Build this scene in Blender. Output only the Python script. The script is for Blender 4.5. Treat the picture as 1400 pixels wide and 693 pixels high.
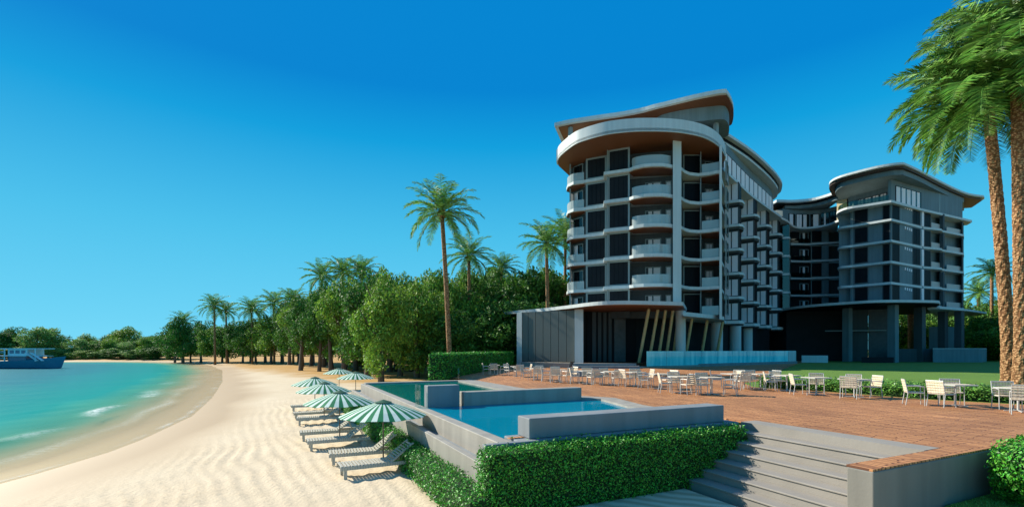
import bpy, bmesh, math, random
import numpy as np
from mathutils import Vector, Matrix
random.seed(7); np.random.seed(7)
SC = bpy.context.scene
for o in list(bpy.data.objects): bpy.data.objects.remove(o)
COL = SC.collection
R = math.radians

# ------------------------------------------------------------------ camera
EYE = 3.6
cam_d = bpy.data.cameras.new("camera"); cam = bpy.data.objects.new("camera", cam_d); COL.objects.link(cam)
cam.location = (0, 0, EYE); cam.rotation_euler = (R(90), 0, 0)
cam_d.sensor_width = 36; cam_d.lens = 660/1400*36
cam_d.shift_y = (478-346.5)/1400
cam_d.clip_start = 0.1; cam_d.clip_end = 5000
SC.camera = cam

# ------------------------------------------------------------------ world + sun
EXPO = 0.72
SUN_EL = R(33); SUN_H = Vector((-0.89, 0.455, 0)).normalized()      # direction towards the sun
w = bpy.data.worlds.new("World"); SC.world = w; w.use_nodes = True
nt = w.node_tree; nt.nodes.clear()
sky = nt.nodes.new('ShaderNodeTexSky'); sky.sky_type = 'NISHITA'; sky.sun_disc = False
sky.sun_elevation = SUN_EL; sky.sun_rotation = math.atan2(SUN_H.x, SUN_H.y)
sky.air_density = 1.0; sky.dust_density = 0.3; sky.ozone_density = 1.5
geo = nt.nodes.new('ShaderNodeNewGeometry') if False else nt.nodes.new('ShaderNodeTexCoord')
sep = nt.nodes.new('ShaderNodeSeparateXYZ'); nt.links.new(geo.outputs['Generated'], sep.inputs[0])
ramp = nt.nodes.new('ShaderNodeValToRGB'); nt.links.new(sep.outputs['Z'], ramp.inputs[0])
cr = ramp.color_ramp
SKYC = [(0.0, (0.18, 0.70, 0.95)), (0.05, (0.145, 0.65, 0.92)), (0.216, (0.070, 0.53, 0.84)), (0.385, (0.004, 0.35, 0.73)), (0.47, (0.0, 0.235, 0.65)), (0.62, (0.0, 0.235, 0.64)), (1.0, (0.14, 0.30, 0.58))]
while len(cr.elements) < len(SKYC): cr.elements.new(0.5)
for e, (p, c) in zip(cr.elements, SKYC): e.position = p; e.color = (*[v/2**EXPO for v in c], 1)
b1 = nt.nodes.new('ShaderNodeBackground'); b1.inputs[1].default_value = 0.10; nt.links.new(sky.outputs[0], b1.inputs[0])
b2 = nt.nodes.new('ShaderNodeBackground'); b2.inputs[1].default_value = 1.0; nt.links.new(ramp.outputs[0], b2.inputs[0])
bg = nt.nodes.new('ShaderNodeMixShader'); bg.inputs[0].default_value = 0.99
nt.links.new(b1.outputs[0], bg.inputs[1]); nt.links.new(b2.outputs[0], bg.inputs[2])
out = nt.nodes.new('ShaderNodeOutputWorld')
nt.links.new(bg.outputs[0], out.inputs[0])
sd = bpy.data.lights.new("sun", 'SUN'); sd.energy = 5.0; sd.angle = R(0.5); sd.color = (1.0, 0.93, 0.80)
so = bpy.data.objects.new("sun", sd); COL.objects.link(so)
dv = -(SUN_H*math.cos(SUN_EL) + Vector((0, 0, math.sin(SUN_EL))))
so.rotation_euler = dv.to_track_quat('-Z', 'Y').to_euler(); so.location = (-60, 20, 60)
SC.view_settings.view_transform = 'Standard'; SC.view_settings.look = 'None'
SC.view_settings.exposure = EXPO; SC.view_settings.gamma = 1
SC.render.engine = 'CYCLES'; SC.cycles.transparent_max_bounces = 12

# ------------------------------------------------------------------ frame helpers
CA, SA = 0.9025, 0.4306
def AB(a, t, z=None):
    x, y = a*CA - t*SA, a*SA + t*CA
    return (x, y) if z is None else (x, y, z)
def W(px, Y):  # a bearing of the survey and a distance -> plan point
    return ((px-700)/660*Y, Y)
def G(px, py, z):
    Y = 660*(EYE-z)/(py-478); return ((px-700)/660*Y, Y)

# ------------------------------------------------------------------ materials
def P(name, base, rough=0.7, metal=0.0, var=0.12, vscale=3.0, bump=0.0, bscale=30.0, spec=0.4, island=0.0, trans=0.0, coords='Object', streak=0.0):
    m = bpy.data.materials.new(name); m.use_nodes = True
    n = m.node_tree.nodes; l = m.node_tree.links; b = n['Principled BSDF']
    b.inputs['Roughness'].default_value = rough; b.inputs['Metallic'].default_value = metal
    b.inputs['Specular IOR Level'].default_value = spec
    tc = n.new('ShaderNodeTexCoord')
    nz = n.new('ShaderNodeTexNoise'); nz.inputs['Scale'].default_value = vscale; nz.inputs['Detail'].default_value = 6
    l.new(tc.outputs[coords], nz.inputs['Vector'])
    mx = n.new('ShaderNodeMix'); mx.data_type = 'RGBA'
    mx.inputs[6].default_value = (*[c*(1-var) for c in base], 1); mx.inputs[7].default_value = (*[min(1, c*(1+var)) for c in base], 1)
    l.new(nz.outputs['Fac'], mx.inputs[0])
    col = mx.outputs[2]
    if streak > 0:   # weather streaks running down the face
        mp = n.new('ShaderNodeMapping'); mp.inputs['Scale'].default_value = (2.2, 2.2, 0.12); l.new(tc.outputs[coords], mp.inputs[0])
        ns = n.new('ShaderNodeTexNoise'); ns.inputs['Scale'].default_value = 1.3; ns.inputs['Detail'].default_value = 7; l.new(mp.outputs[0], ns.inputs[0])
        mr = n.new('ShaderNodeMapRange'); mr.inputs[1].default_value = 0.35; mr.inputs[2].default_value = 0.65; mr.inputs[3].default_value = 1-streak; mr.inputs[4].default_value = 1+streak*0.5
        h0 = n.new('ShaderNodeHueSaturation'); l.new(ns.outputs['Fac'], mr.inputs[0]); l.new(mr.outputs[0], h0.inputs['Value']); l.new(col, h0.inputs['Color']); col = h0.outputs[0]
    if island > 0:
        g = n.new('ShaderNodeNewGeometry'); hs = n.new('ShaderNodeHueSaturation')
        mr = n.new('ShaderNodeMapRange'); mr.inputs[3].default_value = 1-island; mr.inputs[4].default_value = 1+island
        l.new(g.outputs['Random Per Island'], mr.inputs[0]); l.new(mr.outputs[0], hs.inputs['Value'])
        mh = n.new('ShaderNodeMath'); mh.operation = 'MULTIPLY_ADD'; mh.inputs[1].default_value = 7.13; mh.inputs[2].default_value = 0.3
        fr = n.new('ShaderNodeMath'); fr.operation = 'FRACT'; l.new(g.outputs['Random Per Island'], mh.inputs[0]); l.new(mh.outputs[0], fr.inputs[0])
        m2 = n.new('ShaderNodeMapRange'); m2.inputs[3].default_value = 0.475; m2.inputs[4].default_value = 0.52
        l.new(fr.outputs[0], m2.inputs[0]); l.new(m2.outputs[0], hs.inputs['Hue'])
        l.new(col, hs.inputs['Color']); col = hs.outputs[0]
    l.new(col, b.inputs['Base Color'])
    if bump > 0:
        n2 = n.new('ShaderNodeTexNoise'); n2.inputs['Scale'].default_value = bscale; n2.inputs['Detail'].default_value = 5
        l.new(tc.outputs[coords], n2.inputs['Vector'])
        bp = n.new('ShaderNodeBump'); bp.inputs['Strength'].default_value = bump; bp.inputs['Distance'].default_value = 0.02
        l.new(n2.outputs['Fac'], bp.inputs['Height']); l.new(bp.outputs[0], b.inputs['Normal'])
    if trans > 0:
        t = n.new('ShaderNodeBsdfTranslucent'); l.new(col, t.inputs['Color'])
        ms = n.new('ShaderNodeMixShader'); ms.inputs[0].default_value = trans
        l.new(b.outputs[0], ms.inputs[1]); l.new(t.outputs[0], ms.inputs[2]); l.new(ms.outputs[0], n['Material Output'].inputs[0])
    m['col'] = 0
    return m

def nodes_of(m): return m.node_tree.nodes, m.node_tree.links, m.node_tree.nodes['Principled BSDF']

M = {}
M['concrete'] = P('concrete', (0.20, 0.22, 0.23), 0.75, streak=0.12, var=0.14, vscale=1.2, bump=0.15, bscale=25)
M['poolwall'] = P('pool_concrete', (0.30, 0.28, 0.24), 0.6, streak=0.15, var=0.14, vscale=1.5, bump=0.1, bscale=20)
M['stepstone'] = P('step_stone', (0.27, 0.245, 0.21), 0.7, var=0.2, vscale=1.5, bump=0.15, bscale=25)
M['retain'] = P('retaining_concrete', (0.19, 0.18, 0.155), 0.7, streak=0.12, var=0.14, vscale=1.2, bump=0.15, bscale=20)
M['slab'] = P('pale_render', (0.50, 0.55, 0.54), 0.6, var=0.10, vscale=0.5, bump=0.05, streak=0.07)
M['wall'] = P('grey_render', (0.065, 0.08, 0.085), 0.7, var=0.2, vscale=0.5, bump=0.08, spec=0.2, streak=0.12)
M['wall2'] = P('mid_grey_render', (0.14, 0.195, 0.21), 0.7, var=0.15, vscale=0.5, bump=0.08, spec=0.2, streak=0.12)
M['frame'] = P('pale_frame', (0.22, 0.27, 0.265), 0.5, var=0.1)
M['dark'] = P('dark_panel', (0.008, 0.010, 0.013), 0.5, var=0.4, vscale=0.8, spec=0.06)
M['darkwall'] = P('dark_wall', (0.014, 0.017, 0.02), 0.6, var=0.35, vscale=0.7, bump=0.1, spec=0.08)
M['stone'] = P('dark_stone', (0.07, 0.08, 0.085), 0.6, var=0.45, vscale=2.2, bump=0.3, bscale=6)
M['glass'] = P('dark_glass', (0.008, 0.011, 0.013), 0.06, var=0.3, vscale=0.4, spec=0.5)
M['curtain'] = P('curtain', (0.80, 0.74, 0.74), 0.8, var=0.08, vscale=4)
M['warmrail'] = P('beige_rail', (0.46, 0.42, 0.38), 0.5, var=0.06)
M['sunlitwall'] = P('sunlit_render', (0.5, 0.42, 0.24), 0.7, var=0.1)  # grey wall where sun falls: the yellow sunlight is put into the colour
M['metal'] = P('aluminium', (0.50, 0.50, 0.47), 0.5, 0.25, var=0.05)
M['pole'] = P('bronze_pole', (0.50, 0.40, 0.20), 0.45, 0.2, var=0.35, vscale=2.5)
M['trunk'] = P('bark', (0.13, 0.095, 0.065), 0.9, var=0.4, vscale=5, bump=0.6, bscale=9)
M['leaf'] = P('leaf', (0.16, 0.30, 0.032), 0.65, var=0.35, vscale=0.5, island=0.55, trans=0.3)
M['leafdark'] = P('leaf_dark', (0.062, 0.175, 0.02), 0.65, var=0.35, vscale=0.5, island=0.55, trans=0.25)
M['leafpale'] = P('leaf_pale', (0.19, 0.34, 0.08), 0.65, var=0.3, vscale=0.5, island=0.5, trans=0.3)
M['palmleaf'] = P('palm_leaf', (0.15, 0.32, 0.055), 0.5, var=0.3, vscale=0.6, island=0.6, trans=0.25)
M['hedge'] = P('hedge_leaf', (0.06, 0.275, 0.02), 0.5, var=0.3, vscale=2.0, island=0.7, trans=0.15)
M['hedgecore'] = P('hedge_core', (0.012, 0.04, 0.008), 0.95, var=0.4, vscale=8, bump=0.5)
M['plant'] = P('border_leaf', (0.16, 0.35, 0.06), 0.45, var=0.3, vscale=2.0, island=0.7, trans=0.25)
M['rust'] = P('dead_frond', (0.30, 0.15, 0.05), 0.9, var=0.3)

def wood_mat(name, c1, c2, scale, rot=0.0, rough=0.55, axis='X', dist=2.0, coords='Object'):
    m = P(name, c1, rough); n, l, b = nodes_of(m)
    tc = n.new('ShaderNodeTexCoord'); mp = n.new('ShaderNodeMapping'); mp.inputs['Rotation'].default_value = (0, 0, rot)
    l.new(tc.outputs[coords], mp.inputs[0])
    wv = n.new('ShaderNodeTexWave'); wv.bands_direction = axis; wv.inputs['Scale'].default_value = scale; wv.inputs['Distortion'].default_value = dist
    wv.inputs['Detail'].default_value = 3; wv.inputs['Detail Scale'].default_value = 1.5
    l.new(mp.outputs[0], wv.inputs[0])
    mx = n.new('ShaderNodeMix'); mx.data_type = 'RGBA'; mx.inputs[6].default_value = (*c1, 1); mx.inputs[7].default_value = (*c2, 1)
    l.new(wv.outputs['Fac'], mx.inputs[0]); l.new(mx.outputs[2], b.inputs['Base Color'])
    return m
M['soffit'] = wood_mat('timber_soffit', (0.13, 0.045, 0.016), (0.19, 0.07, 0.025), 1.1, R(25), axis='Y', dist=0.6)
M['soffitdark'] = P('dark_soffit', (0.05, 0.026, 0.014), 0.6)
M['slat'] = wood_mat('pale_slat', (0.56, 0.45, 0.31), (0.70, 0.59, 0.44), 4.0, 0, dist=4)
M['loungewood'] = wood_mat('weathered_teak', (0.38, 0.36, 0.30), (0.52, 0.49, 0.41), 5.0, 0, dist=4)
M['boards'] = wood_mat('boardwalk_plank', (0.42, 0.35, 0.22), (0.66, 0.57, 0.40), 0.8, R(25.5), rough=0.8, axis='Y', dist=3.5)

def deck_mat():
    m = P('terracotta_pavers', (0.4, 0.18, 0.09), 0.6); n, l, b = nodes_of(m)
    tc = n.new('ShaderNodeTexCoord'); mp = n.new('ShaderNodeMapping'); mp.inputs['Rotation'].default_value = (0, 0, R(-25.5+90))
    nz = n.new('ShaderNodeTexNoise'); nz.inputs['Scale'].default_value = 0.9; nz.inputs['Detail'].default_value = 2
    l.new(tc.outputs['Object'], nz.inputs[0])
    vm = n.new('ShaderNodeVectorMath'); vm.operation = 'MULTIPLY_ADD'; vm.inputs[1].default_value = (0.5, 0.5, 0)
    l.new(nz.outputs['Color'], vm.inputs[0]); l.new(tc.outputs['Object'], vm.inputs[2]); l.new(vm.outputs[0], mp.inputs[0])
    bk = n.new('ShaderNodeTexBrick'); bk.inputs['Scale'].default_value = 1.0
    bk.inputs['Color1'].default_value = (0.55, 0.255, 0.10, 1); bk.inputs['Color2'].default_value = (0.30, 0.125, 0.048, 1)
    bk.inputs['Mortar'].default_value = (0.12, 0.045, 0.02, 1); bk.inputs['Mortar Size'].default_value = 0.014
    bk.inputs['Brick Width'].default_value = 0.62; bk.inputs['Row Height'].default_value = 0.095; bk.inputs['Bias'].default_value = -0.1
    l.new(mp.outputs[0], bk.inputs[0])
    n3 = n.new('ShaderNodeTexNoise'); n3.inputs['Scale'].default_value = 0.35; n3.inputs['Detail'].default_value = 5
    l.new(tc.outputs['Object'], n3.inputs[0])
    cr = n.new('ShaderNodeMapRange'); cr.inputs[1].default_value = 0.3; cr.inputs[2].default_value = 0.7; cr.inputs[3].default_value = 0.85; cr.inputs[4].default_value = 1.2
    l.new(n3.outputs['Fac'], cr.inputs[0])
    hs = n.new('ShaderNodeHueSaturation'); l.new(bk.outputs['Color'], hs.inputs['Color']); l.new(cr.outputs[0], hs.inputs['Value'])
    l.new(hs.outputs[0], b.inputs['Base Color'])
    bp = n.new('ShaderNodeBump'); bp.inputs['Strength'].default_value = 0.4; bp.inputs['Distance'].default_value = 0.01; bp.invert = True
    l.new(bk.outputs['Fac'], bp.inputs['Height']); l.new(bp.outputs[0], b.inputs['Normal'])
    return m
M['deck'] = deck_mat()

def grass_mat():
    m = P('lawn_grass', (0.07, 0.15, 0.02), 0.9); n, l, b = nodes_of(m)
    tc = n.new('ShaderNodeTexCoord')
    a = n.new('ShaderNodeTexNoise'); a.inputs['Scale'].default_value = 0.35; a.inputs['Detail'].default_value = 8
    c = n.new('ShaderNodeTexNoise'); c.inputs['Scale'].default_value = 30; c.inputs['Detail'].default_value = 4
    l.new(tc.outputs['Object'], a.inputs[0]); l.new(tc.outputs['Object'], c.inputs[0])
    ad = n.new('ShaderNodeMath'); ad.operation = 'ADD'; l.new(a.outputs['Fac'], ad.inputs[0]); l.new(c.outputs['Fac'], ad.inputs[1])
    hf = n.new('ShaderNodeMath'); hf.operation = 'MULTIPLY'; hf.inputs[1].default_value = 0.5; l.new(ad.outputs[0], hf.inputs[0])
    mx = n.new('ShaderNodeMix'); mx.data_type = 'RGBA'; mx.inputs[6].default_value = (0.05, 0.13, 0.012, 1); mx.inputs[7].default_value = (0.15, 0.26, 0.03, 1)
    l.new(hf.outputs[0], mx.inputs[0]); l.new(mx.outputs[2], b.inputs['Base Color'])
    bp = n.new('ShaderNodeBump'); bp.inputs['Strength'].default_value = 0.8; bp.inputs['Distance'].default_value = 0.04
    l.new(c.outputs['Fac'], bp.inputs['Height']); l.new(bp.outputs[0], b.inputs['Normal'])
    return m
M['grass'] = grass_mat()

def sand_mat():
    m = P('sand', (0.6, 0.47, 0.3), 0.9, spec=0.2); n, l, b = nodes_of(m)
    tc = n.new('ShaderNodeTexCoord')
    nz = n.new('ShaderNodeTexNoise'); nz.inputs['Scale'].default_value = 0.5; nz.inputs['Detail'].default_value = 10; nz.inputs['Roughness'].default_value = 0.65
    l.new(tc.outputs['Object'], nz.inputs[0])
    dry = n.new('ShaderNodeMix'); dry.data_type = 'RGBA'; dry.inputs[6].default_value = (0.50, 0.40, 0.265, 1); dry.inputs[7].default_value = (0.66, 0.55, 0.395, 1)
    l.new(nz.outputs['Fac'], dry.inputs[0])
    wa = n.new('ShaderNodeAttribute'); wa.attribute_name = 'wet'
    wet = n.new('ShaderNodeMix'); wet.data_type = 'RGBA'; wet.inputs[7].default_value = (0.41, 0.29, 0.165, 1)
    l.new(wa.outputs['Fac'], wet.inputs[0]); l.new(dry.outputs[2], wet.inputs[6])
    la = n.new('ShaderNodeAttribute'); la.attribute_name = 'litter'
    n2 = n.new('ShaderNodeTexNoise'); n2.inputs['Scale'].default_value = 0.3; n2.inputs['Detail'].default_value = 8; l.new(tc.outputs['Object'], n2.inputs[0])
    lm = n.new('ShaderNodeMath'); lm.operation = 'MULTIPLY_ADD'; lm.use_clamp = True; lm.inputs[1].default_value = 1.0
    sb = n.new('ShaderNodeMapRange'); sb.inputs[1].default_value = 0.35; sb.inputs[2].default_value = 0.65; sb.inputs[3].default_value = -0.25; sb.inputs[4].default_value = 0.25
    l.new(n2.outputs['Fac'], sb.inputs[0]); l.new(la.outputs['Fac'], lm.inputs[0]); l.new(sb.outputs[0], lm.inputs[2])
    mk = n.new('ShaderNodeMath'); mk.operation = 'MULTIPLY'; mk.use_clamp = True; l.new(lm.outputs[0], mk.inputs[0]); 
    st = n.new('ShaderNodeMath'); st.operation = 'MULTIPLY'; st.use_clamp = True; st.inputs[1].default_value = 3.0; l.new(la.outputs['Fac'], st.inputs[0]); l.new(st.outputs[0], mk.inputs[1])
    lit = n.new('ShaderNodeMix'); lit.data_type = 'RGBA'; lit.inputs[7].default_value = (0.42, 0.24, 0.07, 1)
    l.new(mk.outputs[0], lit.inputs[0]); l.new(wet.outputs[2], lit.inputs[6]); l.new(lit.outputs[2], b.inputs['Base Color'])
    rg = n.new('ShaderNodeMapRange'); rg.inputs[3].default_value = 0.9; rg.inputs[4].default_value = 0.55
    l.new(wa.outputs['Fac'], rg.inputs[0]); l.new(rg.outputs[0], b.inputs['Roughness'])
    g = n.new('ShaderNodeTexNoise'); g.inputs['Scale'].default_value = 9; g.inputs['Detail'].default_value = 8; l.new(tc.outputs['Object'], g.inputs[0])
    dr = n.new('ShaderNodeMath'); dr.operation = 'SUBTRACT'; dr.inputs[0].default_value = 1.0; l.new(wa.outputs['Fac'], dr.inputs[1])
    bp = n.new('ShaderNodeBump'); bp.inputs['Distance'].default_value = 0.025
    l.new(dr.outputs[0], bp.inputs['Strength']); l.new(g.outputs['Fac'], bp.inputs['Height']); l.new(bp.outputs[0], b.inputs['Normal'])
    return m
M['sand'] = sand_mat()

def water_mat(name, tint, body, bodyfac, bscale, bstr, attr=None):
    m = bpy.data.materials.new(name); m.use_nodes = True; n = m.node_tree.nodes; l = m.node_tree.links; n.clear()
    o = n.new('ShaderNodeOutputMaterial'); tc = n.new('ShaderNodeTexCoord')
    nz = n.new('ShaderNodeTexNoise'); nz.inputs['Scale'].default_value = bscale; nz.inputs['Detail'].default_value = 4
    l.new(tc.outputs['Object'], nz.inputs[0])
    bp = n.new('ShaderNodeBump'); bp.inputs['Strength'].default_value = bstr; bp.inputs['Distance'].default_value = 0.05; l.new(nz.outputs['Fac'], bp.inputs['Height'])
    tr = n.new('ShaderNodeBsdfTransparent'); tr.inputs[0].default_value = (*tint, 1)
    df = n.new('ShaderNodeBsdfDiffuse')
    gl = n.new('ShaderNodeBsdfGlossy'); gl.inputs['Roughness'].default_value = 0.22 if attr else 0.06; l.new(bp.outputs[0], gl.inputs['Normal'])
    m1 = n.new('ShaderNodeMixShader'); l.new(tr.outputs[0], m1.inputs[1]); l.new(df.outputs[0], m1.inputs[2])
    fz = n.new('ShaderNodeFresnel'); fz.inputs[0].default_value = 1.33; l.new(bp.outputs[0], fz.inputs['Normal'])
    m2 = n.new('ShaderNodeMixShader'); l.new(m1.outputs[0], m2.inputs[1]); l.new(gl.outputs[0], m2.inputs[2])
    fm = n.new('ShaderNodeMath'); fm.operation = 'MULTIPLY'; fm.inputs[1].default_value = 0.22 if attr else 0.75
    l.new(fz.outputs[0], fm.inputs[0]); l.new(fm.outputs[0], m2.inputs[0])
    if attr:
        at = n.new('ShaderNodeAttribute'); at.attribute_name = attr
        n2 = n.new('ShaderNodeTexNoise'); n2.inputs['Scale'].default_value = 0.12; n2.inputs['Detail'].default_value = 6; l.new(tc.outputs['Object'], n2.inputs[0])
        ad = n.new('ShaderNodeMath'); ad.operation = 'MULTIPLY_ADD'; ad.inputs[1].default_value = 0.25; l.new(n2.outputs['Fac'], ad.inputs[0])
        sb = n.new('ShaderNodeMath'); sb.operation = 'SUBTRACT'; sb.inputs[1].default_value = 0.125; l.new(at.outputs['Fac'], sb.inputs[0]); l.new(sb.outputs[0], ad.inputs[2])
        cr = n.new('ShaderNodeValToRGB'); cs = [(0.0, (0.50, 0.39, 0.21)), (0.17, (0.44, 0.44, 0.22)), (0.32, (0.09, 0.40, 0.25)), (0.5, (0.0, 0.26, 0.225)), (0.8, (0.0, 0.215, 0.22)), (1.0, (0.0, 0.16, 0.20))]
        while len(cr.color_ramp.elements) < len(cs): cr.color_ramp.elements.new(0.5)
        for e, (p, c) in zip(cr.color_ramp.elements, cs): e.position = p; e.color = (*c, 1)
        l.new(ad.outputs[0], cr.inputs[0]); l.new(cr.outputs[0], df.inputs[0])
        mr = n.new('ShaderNodeMapRange'); mr.inputs[1].default_value = 0.12; mr.inputs[2].default_value = 0.50; mr.inputs[4].default_value = 0.95
        l.new(at.outputs['Fac'], mr.inputs[0])
        # foam, an albedo of the water's own white crests
        fa = n.new('ShaderNodeAttribute'); fa.attribute_name = 'foam'
        fn = n.new('ShaderNodeTexNoise'); fn.inputs['Scale'].default_value = 4.0; fn.inputs['Detail'].default_value = 8; fn.inputs['Roughness'].default_value = 0.7
        l.new(tc.outputs['Object'], fn.inputs[0])
        f2 = n.new('ShaderNodeMapRange'); f2.inputs[1].default_value = 0.40; f2.inputs[2].default_value = 0.52; l.new(fn.outputs['Fac'], f2.inputs[0])
        f3 = n.new('ShaderNodeMath'); f3.operation = 'MULTIPLY'; f3.use_clamp = True; l.new(f2.outputs[0], f3.inputs[0]); l.new(fa.outputs['Fac'], f3.inputs[1])
        l.new(mr.outputs[0], m1.inputs[0])
        fd = n.new('ShaderNodeBsdfDiffuse'); fd.inputs[0].default_value = (0.8, 0.84, 0.8, 1)
        m3 = n.new('ShaderNodeMixShader'); l.new(f3.outputs[0], m3.inputs[0]); l.new(m2.outputs[0], m3.inputs[1]); l.new(fd.outputs[0], m3.inputs[2])
        l.new(m3.outputs[0], o.inputs[0])
    else:
        df.inputs[0].default_value = (*body, 1); m1.inputs[0].default_value = bodyfac
        l.new(m2.outputs[0], o.inputs[0])
    return m
M['sea'] = water_mat('sea_water', (0.97, 0.95, 0.86), None, 0, 1.2, 0.35, 'deep')
M['pool'] = water_mat('pool_water', (0.25, 0.80, 0.92), (0.0, 0.33, 0.50), 0.55, 2.2, 0.12)
M['pool2'] = water_mat('deep_pool_water', (0.05, 0.6, 0.55), (0.0, 0.20, 0.18), 0.55, 2.2, 0.15)

def tile_mat(name, c1, c2, mortar, sc):
    m = P(name, c1, 0.3); n, l, b = nodes_of(m); tc = n.new('ShaderNodeTexCoord')
    bk = n.new('ShaderNodeTexBrick'); bk.inputs['Scale'].default_value = sc; bk.offset = 0
    bk.inputs['Color1'].default_value = (*c1, 1); bk.inputs['Color2'].default_value = (*c2, 1); bk.inputs['Mortar'].default_value = (*mortar, 1)
    bk.inputs['Brick Width'].default_value = 0.5; bk.inputs['Row Height'].default_value = 0.5; l.new(tc.outputs['Object'], bk.inputs[0])
    l.new(bk.outputs['Color'], b.inputs['Base Color']); return m
M['tile'] = tile_mat('pool_tile', (0.10, 0.42, 0.55), (0.14, 0.50, 0.62), (0.2, 0.5, 0.6), 3)

def glass_mat(name, tint, fac=0.12, body=0.0, bc=(0, 0.4, 0.5), plain=False):
    m = bpy.data.materials.new(name); m.use_nodes = True; n = m.node_tree.nodes; l = m.node_tree.links; n.clear()
    o = n.new('ShaderNodeOutputMaterial'); tr = n.new('ShaderNodeBsdfTransparent'); tr.inputs[0].default_value = (*tint, 1)
    gl = n.new('ShaderNodeBsdfGlossy'); gl.inputs['Roughness'].default_value = 0.03
    df = n.new('ShaderNodeBsdfTranslucent' if body > 2 else 'ShaderNodeBsdfDiffuse'); df.inputs[0].default_value = (*bc, 1)
    m0 = n.new('ShaderNodeMixShader'); m0.inputs[0].default_value = body; l.new(tr.outputs[0], m0.inputs[1]); l.new(df.outputs[0], m0.inputs[2])
    m1 = n.new('ShaderNodeMixShader'); m1.inputs[0].default_value = fac; l.new(m0.outputs[0], m1.inputs[1]); l.new(gl.outputs[0], m1.inputs[2])
    l.new(m1.outputs[0], o.inputs[0])
    if body > 0 and not plain:
        tc = n.new('ShaderNodeTexCoord'); mp = n.new('ShaderNodeMapping'); mp.inputs['Scale'].default_value = (0.8, 0.8, 0.12)
        nz = n.new('ShaderNodeTexNoise'); nz.inputs['Scale'].default_value = 1.6; nz.inputs['Detail'].default_value = 5
        l.new(tc.outputs['Object'], mp.inputs[0]); l.new(mp.outputs[0], nz.inputs[0])
        mx = n.new('ShaderNodeMix'); mx.data_type = 'RGBA'; mx.inputs[6].default_value = (0.0, 0.60, 0.66, 1); mx.inputs[7].default_value = (0.35, 0.95, 0.92, 1)
        mr = n.new('ShaderNodeMapRange'); mr.inputs[1].default_value = 0.3; mr.inputs[2].default_value = 0.7; l.new(nz.outputs['Fac'], mr.inputs[0])
        l.new(mr.outputs[0], mx.inputs[0]); l.new(mx.outputs[2], df.inputs[0])
    return m
M['clear'] = glass_mat('clear_glass', (0.80, 0.92, 0.92), 0.12)
M['greenglass'] = glass_mat('green_glass', (0.30, 0.42, 0.38), 0.08)
M['rail'] = glass_mat('frosted_rail_glass', (0.85, 0.92, 0.92), 0.06, 0.5, (0.50, 0.56, 0.55), plain=True)
M['aqua'] = glass_mat('aqua_glass', (0.5, 0.9, 0.95), 0.05, 0.96)

def stripe_mat():
    m = P('striped_canvas', (0.7, 0.8, 0.75), 0.7); n, l, b = nodes_of(m)
    tc = n.new('ShaderNodeTexCoord'); s = n.new('ShaderNodeSeparateXYZ'); l.new(tc.outputs['Object'], s.inputs[0])
    at = n.new('ShaderNodeMath'); at.operation = 'ARCTAN2'; l.new(s.outputs['Y'], at.inputs[0]); l.new(s.outputs['X'], at.inputs[1])
    mu = n.new('ShaderNodeMath'); mu.operation = 'MULTIPLY'; mu.inputs[1].default_value = 24; l.new(at.outputs[0], mu.inputs[0])
    sn = n.new('ShaderNodeMath'); sn.operation = 'SINE'; l.new(mu.outputs[0], sn.inputs[0])
    gt = n.new('ShaderNodeMath'); gt.operation = 'GREATER_THAN'; gt.inputs[1].default_value = 0.0; l.new(sn.outputs[0], gt.inputs[0])
    mx = n.new('ShaderNodeMix'); mx.data_type = 'RGBA'; mx.inputs[6].default_value = (0.74, 0.84, 0.76, 1); mx.inputs[7].default_value = (0.0, 0.23, 0.085, 1)
    l.new(gt.outputs[0], mx.inputs[0]); l.new(mx.outputs[2], b.inputs['Base Color'])
    t = n.new('ShaderNodeBsdfTranslucent'); l.new(mx.outputs[2], t.inputs[0]); ms = n.new('ShaderNodeMixShader'); ms.inputs[0].default_value = 0.3
    l.new(b.outputs[0], ms.inputs[1]); l.new(t.outputs[0], ms.inputs[2]); l.new(ms.outputs[0], n['Material Output'].inputs[0])
    return m
M['stripe'] = stripe_mat()
M['umbtop'] = P('green_canvas', (0.0, 0.07, 0.035), 0.7)
M['umbpole'] = P('umbrella_pole', (0.16, 0.13, 0.10), 0.5)
def palmtrunk_mat():
    m = P('palm_bark', (0.3, 0.2, 0.1), 0.9); n, l, b = nodes_of(m); tc = n.new('ShaderNodeTexCoord')
    mp = n.new('ShaderNodeMapping'); mp.inputs['Scale'].default_value = (1, 1, 1.3); l.new(tc.outputs['Object'], mp.inputs[0])
    v = n.new('ShaderNodeTexVoronoi'); v.inputs['Scale'].default_value = 7.5; l.new(mp.outputs[0], v.inputs[0])
    mx = n.new('ShaderNodeValToRGB'); mx.color_ramp.elements[0].color = (0.52, 0.31, 0.15, 1); mx.color_ramp.elements[1].color = (0.16, 0.07, 0.025, 1)
    mx.color_ramp.elements[0].position = 0.1; mx.color_ramp.elements[1].position = 0.62
    l.new(v.outputs['Distance'], mx.inputs[0]); l.new(mx.outputs[0], b.inputs['Base Color'])
    bp = n.new('ShaderNodeBump'); bp.inputs['Strength'].default_value = 0.8; bp.inputs['Distance'].default_value = 0.04; bp.invert = True
    l.new(v.outputs['Distance'], bp.inputs['Height']); l.new(bp.outputs[0], b.inputs['Normal']); return m
M['palmtrunk'] = palmtrunk_mat()

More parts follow.
